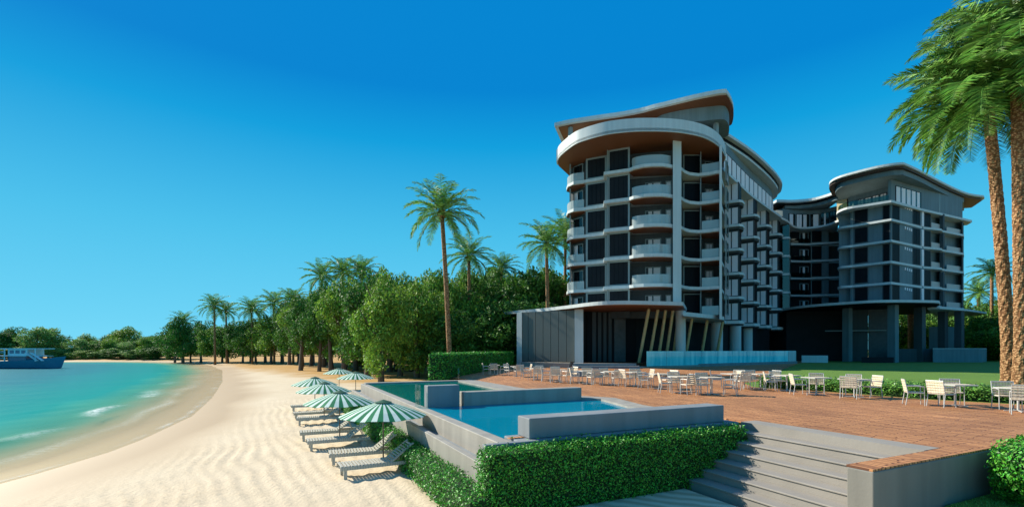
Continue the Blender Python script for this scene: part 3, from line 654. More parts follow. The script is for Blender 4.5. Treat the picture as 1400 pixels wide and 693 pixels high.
for k, z in enumerate(FZ):
    zt = z+2.91 if k < 5 else F6-0.1
    if k == 0: z = 8.49
    # two framed louvred panels
    window(W(801, 57.7), W(829.5, 56.6), z+0.02, zt-0.0, nm=3, fr=0.22, pane='darkwall', name='louvre_panel')
    window(W(831, 55.3), W(861, 54.3), z+0.02, zt-0.0, nm=3, fr=0.2, pane='darkwall', name='louvre_panel')
    MB().prism([W(829.8, 55.1), W(831, 55.1), W(831, 58), W(829.8, 58)], z, zt-0.01).build('partition', 'frame', HT)
    # left corner window and its curved rail
    window(W(786, 60.2), W(799, 59.0), z+0.7, FZ[k]+2.5, nm=1, out=0.3, cur=() if k % 2 else ((0.1, 0.5),))
    gp = smooth_path(wpts([(775.5, 60.2), (777, 59.15), (784, 58.15), (798.5, 57.7)]), 3)
    if k: ribbon(gp, z, z+1.0, 0.05, 'balcony_rail', 'rail')
    # main balcony: doors, wall, rail
    dt = FZ[k]
    if k < 5:
        window(W(882, 56.0), W(904, 55.5), z, dt+2.35, cur=((0.1, 0.44), (0.52, 0.93)), nm=1, out=0.12)
        window(W(910, 55.4), W(918, 55.2), z, dt+2.35, cur=((0.1, 0.9),), nm=0, out=0.12)
    else:
        window(W(882, 56.0), W(904, 55.5), z, z+2.2, nm=1, out=0.12)
    rp = smooth_path([W(*p) for p in ((864, 53.8), (869, 53.3), (880, 52.85), (893, 52.6), (906, 52.6), (917, 52.95))], 3)
    if k: ribbon(rp, z, z+1.05, 0.05, 'balcony_rail', 'rail')
    z = FZ[k]
    # recess to the right of the column
    window(W(934, 56.6), W(957.5, 56.6), z, z+2.6, nm=2, pane='dark', out=0.1)
    MB().prism([W(957.6, 55.6), W(958.6, 55.6), W(958.6, 57.9), W(957.6, 57.9)], z, z+2.9).build('partition', 'frame', HT)
    window(W(963, 58), W(974, 58), z, z+2.3, cur=((0.15, 0.85),) if k < 5 else (), nm=1, out=0.25)
    ribbon(smooth_path(wpts([(959.5, 55.4), (970, 55.1), (980, 54.7), (983, 54.6)]), 3), z, z+1.05, 0.05, 'balcony_rail', 'rail')
MB().prism([W(920, 52.6), W(931.5, 52.9), W(931.5, 53.8), W(920, 53.5)], 8.2, F6).build('column', 'slab', HT)
MB().prism([W(983.6, 54.15), W(987, 54.15), W(987, 58.4), W(983.6, 58.4)], 7.0, F6).build('column', 'slab', HT)
MB().prism([W(778.6, 59.3), W(780.4, 59.3), W(780.4, 60.2), W(778.6, 60.2)], 8.2, F6).build('column', 'frame', HT)
# side fin windows beside the corner
for k, z in enumerate(FZ):
    window(W(987.4, 58.9), W(990.5, 61.0), z+0.4, z+2.8, nm=0, out=0.5)
# projecting bays of the wing
for i in range(1, 5):
    d, n = wing_n(i); p = Vector(WP[i])
    for k, z in enumerate(FZ):
        if i == 4 and k == 0 and False: continue
        A0 = p+n*0.05; A1 = p+n*2.0; A2 = p+d*2.0+n*2.0; A3 = p+d*2.0+n*0.05
        zt = z+2.91 if k < 5 else F6-0.2
        bay = MB().prism([tuple(A0+d*0.06), tuple(A1+d*0.06-n*0.04), tuple(A2-n*0.04), tuple(A3)], z+0.01, zt).build('bay_box', 'dark', HT)
        window(tuple(A0), tuple(A1), z+0.02, z+2.5, cur=((0.09, 0.47), (0.54, 0.92)), nm=1, out=0.06, name='bay_window', frame='wall', fr=0.14)
        m = MB(); m.prism([tuple(A0-d*0.25), tuple(A1-d*0.25+n*0.1), tuple(A1+n*0.3+d*0.4), tuple(A2+n*0.3-d*0.3), tuple(A2+d*0.3), tuple(A3+d*0.3)], z-0.62, z-0.345)
        m.build('bay_base', 'wall', HT)
# bottom slab of the wing and its floor below
MB().prism([W(934, 50), W(950, 51.8), W(975, 54.5), W(990, 57.5)]+we[2:]+midend[:3]+[(46, 92), (30, 75), W(934, 60)], FZ[0]-0.42, FZ[0]-0.005).build('floor_slab', 'slab', HT)
# end balconies of the wing
for k, z in enumerate(FZ[1:]):
    ribbon(wpts([(1063, 88.2), (1070, 86.9), (1079, 86.6), (1080.2, 87.6)]), z+0.0, z+2.9, 0.05, 'end_screen', 'greenglass')
    MB().prism([W(1078.6, 86.9), W(1079.8, 86.9), W(1079.8, 87.6), W(1078.6, 87.6)], z, z+2.9).build('post', 'frame', HT)
    MB().prism([W(1064, 90), W(1080, 90), W(1080, 91.5), W(1064, 91.5)], z, z+2.9).build('wall', 'darkwall', HT)
# band at the top of the tower
BD = [(763, 59.6), (764, 57.3), (783, 54.0), (800, 52.6), (826.6, 51.3), (848, 50.75), (870, 50.45), (891, 50.4), (913, 50.5), (935, 50.85), (956.5, 51.6), (972, 52.7), (982.4, 54.1), (988.5, 55.6), (991, 57.0), (989, 58.6)]
bw = smooth_path(wpts(BD), 8)
MB().prism(bw+[(28, 64), (22, 68), (9, 66)], 26.48, F6+0.25).build('roof_terrace_slab', 'slab', HT)
MB().prism([tuple(Vector(p)*0.994) for p in bw][2:-2]+[W(984, 60.5), W(932, 59), W(800, 62)], 26.38, 26.475).build('terrace_soffit', 'soffit', HT) if False else None
ins = smooth_path([W(p[0]+(0.6 if p[0] < 800 else 0), p[1]+0.3) for p in BD], 8)
MB().prism(ins[:-3]+[W(984, 61), W(800, 65), W(785, 65)], 26.39, 26.476).build('terrace_soffit', 'soffit', HT)
ribbon(bw, F6-0.1, 27.78, 0.14, 'parapet_band', 'slab')
# penthouse and top roofs
pent = wpts([(800, 60.5), (880, 58.2), (975, 57.5), (984, 58.5)])+[(26.5, 62), (22, 68), (12, 67)]
MB().prism(pent, F6+0.2, 29.5).build('penthouse_wall', 'wall', HT)
for px_, Yc in ((780, 59.3), (979, 55.0), (880, 57.6)):
    c = W(px_, Yc); MB().box((c[0], c[1], 28.85), (0.42, 0.42, 4.4), R(25)).build('column', 'frame', HT)
RT = smooth_path(wpts([(758, 59.2), (780, 58.3), (800, 57.7), (826.6, 57.0), (850, 56.4), (875, 55.6), (895, 54.7), (913, 54.0), (950, 52.6), (980, 51.7), (993, 51.5)]), 3)+smooth_path(wpts([(996.5, 52.2), (1001, 53.6), (1003, 55.5), (1001.5, 57.5), (998, 59)]), 3)
rb = [(25, 66), (14, 71), (7.2, 66)]
MB().prism(RT+rb, RZ-0.42, RZ).build('roof', 'slab', HT)
MB().prism([tuple(Vector(p)*1.008) for p in RT][1:-2]+[(24.6, 65.5), (14, 70), (7.6, 65.6)], RZ-0.52, RZ-0.423).build('roof_soffit', 'soffit', HT)
sub = smooth_path(wpts([(888, 58.6), (900, 56.6), (913, 55.7), (940, 54.8), (970, 54.2), (988, 54.0), (994, 54.6), (997, 56), (996, 58)]), 3)+[(25, 62.5), (22, 66), (13, 66)]
MB().prism(sub, 29.35, RZ-0.523).build('roof_drum', 'wall2', HT)
# wing top storey
UP = smooth_path([(26.9, 61.6), (30.6, 66.0), (34.8, 71.0), (39.2, 75.9), (43.3, 80.6), (45.2, 84), (46.6, 88.6)], 3)
UE = smooth_path([(25.6, 59.6), (30.2, 65.0), (34.7, 70.4), (39.2, 75.3), (43.7, 80.1), (46.0, 82.5), W(1069, 83.5), W(1077, 85.4), W(1083, 88.3), W(1090, 89.8), W(1100, 90.2), W(1112, 89.8), W(1124, 88.8), W(1133, 87.7), W(1147, 84.9)], 3)
MB().prism(UE+[(62, 92), (60, 100), (44, 95), (28, 80), (22, 66)], F6-0.35, F6).build('floor_slab', 'slab', HT)
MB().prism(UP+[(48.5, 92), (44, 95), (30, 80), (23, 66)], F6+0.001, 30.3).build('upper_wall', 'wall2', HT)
n = len(UP)
for i in range(0, n-4, 2):
    p, q = UP[i], UP[min(i+2, n-1)]
    window(p, q, F6+0.15, F6+2.5, cur=((0.05, 0.46), (0.54, 0.95)), nm=1, out=0.12, fr=0.06, name='clerestory_window', frame='dark')
WR = smooth_path([(25.5, 60.2), (27.5, 61.8), (33.5, 67.2), (40.2, 74.3), (44.2, 79.2), (45.8, 81.9), (47.0, 85), (46.6, 89)], 4)
MB().prism(WR+[(44, 95), (30, 81), (22, 66)], RZ-0.35, RZ).build('roof', 'slab', HT)
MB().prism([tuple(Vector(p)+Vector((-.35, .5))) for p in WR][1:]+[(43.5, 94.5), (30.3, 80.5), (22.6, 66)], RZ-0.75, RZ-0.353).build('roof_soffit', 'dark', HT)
MB().prism([tuple(Vector(p)+Vector((-.45, .45))) for p in WR][1:]+[(43, 94), (31, 80), (23.4, 66)], RZ-1.1, RZ-0.753).build('roof_fascia', 'slab', HT)
# far link facade
for k, z in enumerate(FZ):
    window(W(1108, 92.0), W(1123, 91.8), z+0.1, z+2.8, nm=1, out=0.3, pane='dark')
    MB().prism([W(1123.5, 91.2), W(1133, 91.0), W(1133, 93), W(1123.5, 93)], z, z+2.9).build('wall', 'wall2', HT)
    MB().prism([W(1082, 92.4), W(1107, 92.6), W(1107, 93.2), W(1082, 93.2)], z, z+2.9).build('wall', 'darkwall', HT)
    m = MB()
    for px_ in (1094, 1099, 1103):
        c = W(px_, 92.1); m.tube([(c[0], c[1], z+0.0), (c[0], c[1], z+1.1)], 0.14, 6)
    m.build('balcony_figure', 'curtain', HT) if False else None
    window(W(1093, 92.3), W(1105, 92.3), z+0.05, z+2.2, nm=1, out=0.1, cur=((0.35, 0.6),), pane='glass')
    ribbon(wpts([(1082, 92.1), (1107, 92.0)]), z, z+0.95, 0.04, 'balcony_rail', 'greenglass')
fw = wpts([(1070, 90.5), (1085, 91.2), (1107, 91.5), (1125, 90.8), (1147, 88.5)])
MB().prism(fw+[(64, 97), (46, 97)], F6+0.001, 30.0).build('upper_wall', 'wall2', HT)
for (a, b), c in (((1078, 1086), ((.1, .7),)), ((1088, 1096), ((.05, .95),)), ((1097, 1105.5), ((.05, .6),)), ((1108, 1120), ((.3, .9),)), ((1122, 1134), ((.4, .6),)), ((1135, 1143), ())):
    Ya = np.interp(a, [1070, 1085, 1107, 1125, 1147], [90.5, 91.2, 91.5, 90.8, 88.5]); Yb = np.interp(b, [1070, 1085, 1107, 1125, 1147], [90.5, 91.2, 91.5, 90.8, 88.5])
    window(W(a, Ya), W(b, Yb), F6+0.1, F6+2.7, cur=c, nm=1, out=0.15, fr=0.08, name='clerestory_window', frame='dark')
FRf = smooth_path(wpts([(1060, 90), (1064, 89.4), (1085, 89.6), (1110, 88.6), (1130, 86.4), (1142, 84.6), (1150, 84)]), 4)
MB().prism(FRf+[(62, 98), (48, 98)], RZ-0.45, RZ).build('roof', 'slab', HT)
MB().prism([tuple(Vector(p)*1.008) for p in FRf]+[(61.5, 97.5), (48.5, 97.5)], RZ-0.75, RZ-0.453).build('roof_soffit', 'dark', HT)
MB().prism([tuple(Vector(p)*1.012) for p in FRf][6:]+[(61, 97), (53, 97)], RZ-1.3, RZ-0.753).build('roof_fascia', 'wall2', HT)
# ---- end block
C0 = W(1147, 80.6); C1 = W(1218.5, 75.0); C2 = W(1316, 85.4); C3 = (C2[0]-0.431*9, C2[1]+0.902*9); C4 = W(1152, 96)
FB = [10.75]+[z for z in FZ[2:]]
body = [C0, W(1163, 79.8), W(1163, 78.9), C1, W(1272.5, 80.4), W(1273, 82), W(1286, 83.5), W(1286, 82), W(1290, 82.5), W(1292, 84.4), W(1316, 87), C3, C4, W(1149, 86)]
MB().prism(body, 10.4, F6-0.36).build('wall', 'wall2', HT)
LE = lambda u: offs(W(1163, 79.3), W(1218.5, 74.95), (u-1163)/55.5) if u > 1163 else W(u, 80)
def face_left(px_):   # along the left face, by bearing
    a, b = W(1163, 78.85), C1; r = (px_-700)/660
    s = (a[1]*r-a[0])/((b[0]-a[0])-(b[1]-a[1])*r); return offs(a, b, s)
def face_right(px_):
    a, b = C1, C2; r = (px_-700)/660
    s = (a[1]*r-a[0])/((b[0]-a[0])-(b[1]-a[1])*r); return offs(a, b, s)
SL = smooth_path(wpts([(1148.5, 83.5), (1145, 80.8), (1149, 79.4), (1158, 78.6), (1166, 78.2)]), 3)
LV = [10.9, 14.05, 17.3, 20.55, 23.8]
for k, z in enumerate(LV):
    zt = z+2.9 if k < 4 else F6-0.36
    tip = face_right(1297)
    MB().prism(SL+[W(1218.5, 74.3), face_right(1262), W(1287, 80.6), W(1289, 81.6), W(1318, 84.6), W(1318, 87), (72, 92), W(1152, 92), W(1149, 86)], z-0.34, z).build('floor_slab', 'slab' if k < 9 else 'slab', HT)
    window(face_left(1168), face_left(1187), z+0.25, z+2.75, nm=1, pane='dark', out=0.06, frame='wall')
    window(face_left(1206.5), face_left(1217), z+0.05, z+2.85, nm=0, pane='dark', out=0.06, frame='wall')
    window(face_right(1219.5), face_right(1229.5), z+0.05, z+2.85, nm=0, pane='dark', out=0.06, frame='wall')
    window(face_right(1247.5), face_right(1257.5), z+0.05, z+2.75, nm=1, pane='dark', out=0.06, frame='wall')
    MB().seg(face_right(1259.5), face_right(1262), z+0.0, z+2.7, 0.2, 0.12).build('downpipe_panel', 'curtain', HT)
    window(face_right(1263.5), face_right(1272), z+0.05, z+2.75, nm=0, pane='dark', out=0.06, frame='wall')
    window(W(1276, 83.3), W(1284, 84.1), z, z+2.3, nm=1, out=0.25, pane='glass')
    ribbon([W(1273.5, 80.3), W(1286, 81.6)], z, z+0.95, 0.08, 'balcony_rail', 'warmrail')
    window(W(1294, 85.4), W(1312, 87.3), z, z+2.4, nm=2, out=0.25, pane='glass')
    ribbon([W(1294.5, 83.2), W(1314, 85.2)], z, z+0.95, 0.08, 'balcony_rail', 'warmrail')
    MB().prism([W(1315, 84.8), W(1317.5, 84.9), W(1317.5, 87.5), W(1315, 87.5)], z, z+2.91).build('partition', 'wall', HT)
    c = W(1288, 81.4); MB().box((c[0], c[1], z+1.3), (0.5, 0.5, 2.6), R(25)).build('column', 'wall', HT)
    c = W(1165, 78.9); MB().box((c[0], c[1], z+1.45), (0.35, 0.35, 2.9), R(25)).build('column', 'frame', HT)
    MB().prism([W(1147, 81.2), W(1162, 80.2), W(1162, 80.9), W(1147, 81.8)], z, z+2.9).build('wall', 'darkwall', HT)
    # little row of wall lamps / vents under each ceiling
    m = MB()
    for j, px_ in enumerate((1236.5, 1239.5, 1242.5, 1245)):
        p = face_right(px_); q = face_right(px_+1.3)
        m.seg(p, q, z+2.2-0.05*j, z+2.62-0.05*j, 0.05, 0.08)
    m.build('wall_ornament', 'curtain', HT)
TS = smooth_path(wpts([(1146, 84), (1143.5, 81.0), (1147, 79.3), (1158, 77.6), (1180, 76.2)]), 3)+[W(1218.5, 73.9), W(1219.5, 73.9), W(1260, 78.3), W(1318, 84.1), W(1329, 85.4), W(1322, 87.5), (72, 93), W(1152, 93)]
MB().prism(TS, F6-0.36, F6).build('floor_slab', 'slab', HT)
# top storey
q0, q1, q2, q3 = W(1160, 84.0), W(1214, 78.5), face_left(1214), C1
MB().prism([q0, q1, q2, C1, C2, C3, C4], F6+0.001, 30.2).build('upper_wall', 'wall2', HT)
for j in range(5):
    a = 1163+j*10.2; window(offs(q0, q1, (a-1160)/54.0), offs(q0, q1, (a+9.2-1160)/54.0), F6+0.1, F6+2.7, cur=((0.1, 0.9),) if j else ((0.3, 0.6),), nm=1, out=0.1, fr=0.07, name='clerestory_window', frame='dark')
window(face_right(1224), face_right(1258.5), F6+0.12, F6+2.75, cur=((0.02, 0.17), (0.23, 0.37), (0.43, 0.57), (0.63, 0.77), (0.84, 0.95)), nm=0, out=0.1, fr=0.08, name='clerestory_window', frame='dark')
MB().prism([W(1144, 86), W(1158, 84.6), W(1158, 88), W(1146, 89)], F6+0.001, 30.2).build('upper_wall', 'sunlitwall', HT)  # sunlit stretch of upper wall, its sunlight painted as yellow base colour
ribbon(smooth_path(wpts([(1146, 81.2), (1149, 79.8), (1160, 78.2), (1180, 76.9), (1215, 74.6)]), 3), F6, F6+1.0, 0.04, 'balcony_rail', 'greenglass')
MB().seg(face_right(1284), face_right(1285.2), F6, 30.2, 0.1, 0.03).build('downpipe_panel', 'frame', HT)
RB = smooth_path(wpts([(1137, 84.0), (1133.5, 80.8), (1138, 78.8), (1150, 77.0), (1175, 74.8), (1200, 73.0), (1222, 71.9), (1234, 71.6)]), 3)
RB2 = smooth_path(wpts([(1236, 71.7), (1255, 74.2), (1280, 78.4), (1305, 82.8), (1325, 85.8), (1345, 87.0)]), 3)
rbk = [W(1346, 88), W(1330, 93), (72, 100), W(1148, 96)]
MB().prism(RB+RB2+rbk, RZ-0.32, RZ).build('roof', 'slab', HT)
MB().prism([tuple(Vector(p)*1.008) for p in RB+RB2][2:-1]+[W(1342, 88.3), W(1328, 92.5), (71, 99), W(1150, 95)], RZ-0.62, RZ-0.323).build('roof_soffit', 'soffitdark', HT)
r3 = smooth_path(wpts([(1146, 84.4), (1142, 81.6), (1150, 78.6), (1175, 76.2), (1200, 74.3), (1222, 73.1)]), 3)+smooth_path(wpts([(1234, 73.0), (1255, 75.6), (1280, 80), (1300, 83.6), (1318, 86.6)]), 3)+[W(1318, 92), (71, 97), W(1152, 94)]
MB().prism(r3, RZ-1.35, RZ-0.623).build('roof_fascia', 'wall2', HT)
# second canopy + open ground floor of the end block
cn = smooth_path(wpts([(1057, 92), (1066, 86), (1090, 80), (1120, 76), (1155, 73), (1185, 70.8), (1216, 69.8), (1250, 69.9), (1275, 70.4), (1284, 71.0)]), 3)+wpts([(1285.5, 74), (1278, 79), (1262, 92), (1180, 96), (1110, 97)])
MB().prism(cn, 10.2, 10.82).build('entrance_canopy', 'slab', HT) if False else MB().prism(cn, 10.45, 10.82).build('entrance_canopy', 'slab', HT)
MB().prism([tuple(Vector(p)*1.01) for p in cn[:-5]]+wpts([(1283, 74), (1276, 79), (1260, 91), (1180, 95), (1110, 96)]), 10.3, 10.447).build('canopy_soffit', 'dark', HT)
MB().prism(wpts([(1268, 76.5), (1285, 75.5), (1325, 80), (1349, 86), (1330, 92), (1280, 92)]), 10.0, 10.298).build('entrance_canopy', 'slab', HT)
for px_, Yc, wd in ((1158.5, 78, 1.0), (1221, 72.5, 1.0), (1257.5, 76, 1.1), (1289, 81, 1.0), (1311.5, 80, 0.95)):
    c = W(px_, Yc); MB().box((c[0], c[1], 6.0), (wd, wd, 8.7), R(25)).build('column', 'wall' if px_ > 1250 else 'wall2', HT)
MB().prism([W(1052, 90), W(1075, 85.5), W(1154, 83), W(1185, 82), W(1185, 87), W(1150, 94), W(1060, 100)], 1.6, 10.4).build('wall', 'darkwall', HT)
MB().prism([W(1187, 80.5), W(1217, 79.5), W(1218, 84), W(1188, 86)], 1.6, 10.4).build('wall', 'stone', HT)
MB().prism([W(1160, 81.6), W(1186.8, 80.6), W(1186.8, 81.5), W(1160, 82.6)], 1.6, 10.3).build('wall', 'wall', HT)
MB().prism([W(1128, 81.2), W(1212, 79.0), W(1212, 79.4), W(1128, 81.6)], 6.7, 6.85).build('transom', 'frame', HT)
MB().prism([W(1170, 81.3), W(1173.5, 81.2), W(1173.5, 81.6), W(1170, 81.7)], 4.2, 6.4).build('window', 'dark', HT)
MB().prism([W(1179, 81.0), W(1182.5, 80.9), W(1182.5, 81.3), W(1179, 81.4)], 4.2, 9.4).build('window', 'dark', HT)
# low service box and garden walls under / beside the end block
def wallthing(label, pts, z0, z1, mat='wall2', cat='wall', name='garden_wall', cap=None):
    x = sum(p[0] for p in pts)/len(pts); y = sum(p[1] for p in pts)/len(pts)
    t = thing(name, label, cat, (x, y, z0)); MB().prism(pts, z0, z1).build('wall_body', mat, t, bevel=0.01)
    if cap: MB().prism([(x+(p[0]-x)*1.01, y+(p[1]-y)*1.03) for p in pts], z1+0.002, z1+0.08).build('coping', cap, t)
    return t
wallthing('tall grey boxy screen wall between the columns under the right block', wpts([(1270, 84), (1294, 83.5), (1311, 85), (1308, 90), (1275, 90)]), 1.6, 7.6, 'wall2')
wallthing('low grey garden wall below the columns of the right block', wpts([(1222, 76.5), (1275, 75.5), (1275, 76.3), (1222, 77.3)]), 1.6, 3.75, 'wall')
wallthing('pale grey ramp wall at the right behind the lawn', wpts([(1275.5, 74), (1342, 74), (1349, 77), (1275.5, 77)]), 1.6, 3.75, 'wall2', cap='slab')
wallthing('low dark planter wall at the edge of the lawn', wpts([(1178, 71.5), (1222, 71.0), (1222, 71.8), (1178, 72.3)]), 1.6, 2.5, 'darkwall')
wallthing('white low bench wall on the drive beside the lawn', wpts([(1096, 72), (1132, 71), (1132, 72), (1096, 73)]), 1.7, 2.75, 'slab')
# ---- main canopy and ground floor
MC = smooth_path(wpts([(688, 62.0), (707, 60), (740, 57), (775, 53.2), (805, 49.9), (830, 48.4), (862, 48.0), (900, 48.5), (934, 49.3)]), 4)
MB().prism(MC+[W(940, 58), W(905, 63), W(800, 66), W(700, 66)], 8.12, 8.48).build('entrance_canopy', 'slab', HT)
MB().prism([tuple(Vector(p)*1.012) for p in MC[2:]]+[W(937, 57), W(905, 62), W(800, 65), W(704, 65)], 8.03, 8.118).build('canopy_soffit', 'soffit', HT)
# closed pavilion on the left
b0, b1 = W(713, 57.2), W(786, 53.6)
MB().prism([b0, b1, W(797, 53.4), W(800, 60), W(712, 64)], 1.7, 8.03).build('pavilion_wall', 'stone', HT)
nb = 7
for i in range(nb):
    MB().seg(offs(b0, b1, i/nb+0.004), offs(b0, b1, (i+1)/nb-0.004), 2.25, 7.98, 0.1, 0.12).build('cladding_panel', P('grey_green_panel', (0.13, 0.145, 0.13), 0.45, var=0.06) if i == 0 else bpy.data.materials['grey_green_panel'], HT)
MB().prism([W(706.5, 57.3), W(713.5, 56.9), W(713.5, 58.2), W(706.5, 58.6)], 1.7, 8.03).build('column', 'slab', HT)
MB().prism([W(785.5, 53.2), W(797.5, 52.7), W(797.5, 54.0), W(785.5, 54.4)], 1.7, 8.03).build('column', 'slab', HT)
# dark glazed lobby
lob = wpts([(799, 56), (870, 57.4), (936, 60.5), (985, 67), (1052, 84), (1052, 92), (985, 84), (920, 68), (800, 64)])
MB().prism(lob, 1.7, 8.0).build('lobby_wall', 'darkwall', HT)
l0, l1 = W(799, 56), W(870, 57.4)
for u0, u1, mt in ((0.04, 0.12, 'dark'), (0.14, 0.21, 'wall'), (0.25, 0.31, 'wall'), (0.35, 0.41, 'wall'), (0.45, 0.51, 'wall'), (0.56, 0.78, 'stone'), (0.79, 0.98, 'dark')):
    MB().seg(offs(l0, l1, u0), offs(l0, l1, u1), 2.2, 8.0, 0.1, 0.14).build('lobby_panel', mt, HT)
MB().prism(wpts([(797, 51.5), (872, 52.0), (886, 53), (936, 60), (870, 57.3), (799, 55.9)]), 1.7, 2.18).build('lobby_floor', 'soffit', HT)
for px_, Yc, r_ in ((930.5, 54.5, 0.55), (980, 62.5, 0.72), (1005, 69.5, 0.8), (1021, 74.5, 0.8)):
    c = W(px_, Yc); MB().tube([(c[0], c[1], 1.7), (c[0], c[1], 7.9 if px_ > 950 else 8.0)], r_, 32).build('round_pillar', 'slab', HT, smooth=False)
for (bx, tx, Yb, zt) in ((872.5, 887, 53.6, 8.0), (886, 899.5, 54.2, 8.0), (898.5, 910, 54.8, 8.0), (909, 920, 55.2, 8.0), (919, 928.5, 55.6, 8.0), (935, 946, 56.5, 7.15), (957, 967, 58.5, 7.15), (978, 988, 61.5, 7.1)):
    c, t = W(bx, Yb), W(tx, Yb-1.2); MB().tube([(c[0], c[1], 1.75), (t[0], t[1], zt)], 0.17, 10).build('slanted_pole', 'pole', HT)
# plinth steps in front of the building
pl = thing('plinth_steps', 'pale stone plinth and steps in front of the pavilion', 'steps', (4, 50, DZ))
MB().prism(wpts([(712, 53), (778, 50.5), (780, 52.4), (712, 56)]), DZ-0.05, 2.22).build('plinth', 'poolwall', pl)
MB().prism(wpts([(782, 49.5), (874, 49.0), (874, 51.9), (782, 52.5)]), DZ-0.05, 1.95).build('step', 'concrete', pl)
MB().prism(wpts([(784, 50.3), (870, 50.0), (870, 51.9), (784, 52.4)]), DZ-0.05, 2.17).build('step', 'concrete', pl)
wallthing('small dark grey planter block on the terrace behind the chairs', wpts([(783, 34.5), (814, 34.2), (814, 36), (783, 36)]), DZ-0.02, DZ+0.36, 'concrete', 'planter', 'planter_block')
# aquamarine glass wall
gl = thing('glass_pool_wall', 'long aquamarine glass wall of the raised pool before the hotel', 'glass wall', (*W(980, 58), DZ))
ga, gb = W(884.5, 50), W(1088, 68)
MB().seg(W(864, 49.5), offs(ga, gb, 0.28), DZ-0.05, DZ+0.18, 0.7, 0.25).build('base', 'poolwall', gl)
MB().seg(offs(ga, gb, 0.28), gb, DZ-0.05, DZ+0.3, 0.7, 0.2).build('base', 'concrete', gl)
N = 10
for i in range(N):
    MB().seg(offs(ga, gb, i/N+0.001), offs(ga, gb, (i+1)/N-0.001), DZ+(0.19 if i < 3 else 0.31), 3.46, 0.08, 0.0).build('glass_panel', 'aqua', gl)
MB().seg(offs(ga, gb, 0.02), offs(ga, gb, 0.99), DZ+0.19, 3.30, 0.3, -0.2).build('water', 'aqua', gl)
MB().seg(offs(ga, gb, 0.93), gb, DZ+0.31, 3.42, 0.3, 0.04).build('end_wall', 'slab', gl)
# low glass pane beside the hedge
wallthing('small frosted glass screen at the back left corner of the pool', [W(617, 32.2), W(628, 32.0), W(628, 32.1), W(617, 32.3)], DZ, DZ+0.7, 'clear', 'glass screen', 'glass_screen')

# ------------------------------------------------------------------ furniture prototypes
def proto_chair():
    r = root_local('garden_chair', 'slatted chair', 'chair')
    m = MB()
    for s in (-1, 1):
        x = s*0.27
        m = MB(); m.tube([(x, 0.24, 0), (x, 0.22, 0.64)], 0.014, 6); m.build('leg', 'metal', r)
        m = MB(); m.tube([(x, -0.27, 0), (x, -0.21, 0.42), (x, -0.30, 0.86)], 0.014, 6); m.build('leg', 'metal', r)
        m = MB(); m.tube([(x, 0.23, 0.64), (x, 0.0, 0.66), (x, -0.26, 0.65)], 0.018, 6); m.build('armrest', 'metal', r)
    m = MB(); m.tube([(-.27, .23, .42), (.27, .23, .42)], 0.012, 6); m.tube([(-.27, -.21, .42), (.27, -.21, .42)], .012, 6)
    m.tube([(-.27, .23, .42), (-.27, -.21, .42)], .012, 6); m.tube([(.27, .23, .42), (.27, -.21, .42)], .012, 6); m.build('seat_frame', 'metal', r)
    m = MB()
    for i in range(6): m.box((0, 0.2-i*0.08, 0.437), (0.53, 0.066, 0.016))
    m.build('seat', 'slat', r)
    m = MB()
    for i in range(5):
        z = 0.50+i*0.085; y = -0.215-(z-0.42)*0.2
        m.bar((-.265, y, z), (.265, y, z), 0.018, 0.068)
    m.build('backrest', 'slat', r)
    m = MB(); m.tube([(-.275, -.302, .87), (.275, -.302, .87)], .016, 6); m.build('top_rail', 'metal', r)
    return r
def proto_table():
    r = root_local('terrace_table', 'table', 'table')
    m = MB()
    for i in range(8): m.box((0, -0.33+i*0.095, 0.73), (0.78, 0.085, 0.022))
    m.build('tabletop', 'slat', r)
    m = MB()
    for s in (-1, 1): m.box((s*0.39, 0, 0.725), (0.02, 0.80, 0.036)); m.box((0, s*0.39, 0.725), (0.76, 0.02, 0.036))
    m.build('table_rim', 'metal', r)
    MB().tube([(0, 0, 0.03), (0, 0, 0.71)], 0.03, 10).build('pedestal', 'metal', r)
    for an in range(4):
        c, s = math.cos(an*math.pi/2+.785), math.sin(an*math.pi/2+.785)
        MB().bar((c*.03, s*.03, .04), (c*.32, s*.32, .02), 0.04, 0.025).build('foot', 'metal', r)
    return r
CH = proto_chair(); TB = proto_table(); firstc = [True]; firstt = [True]
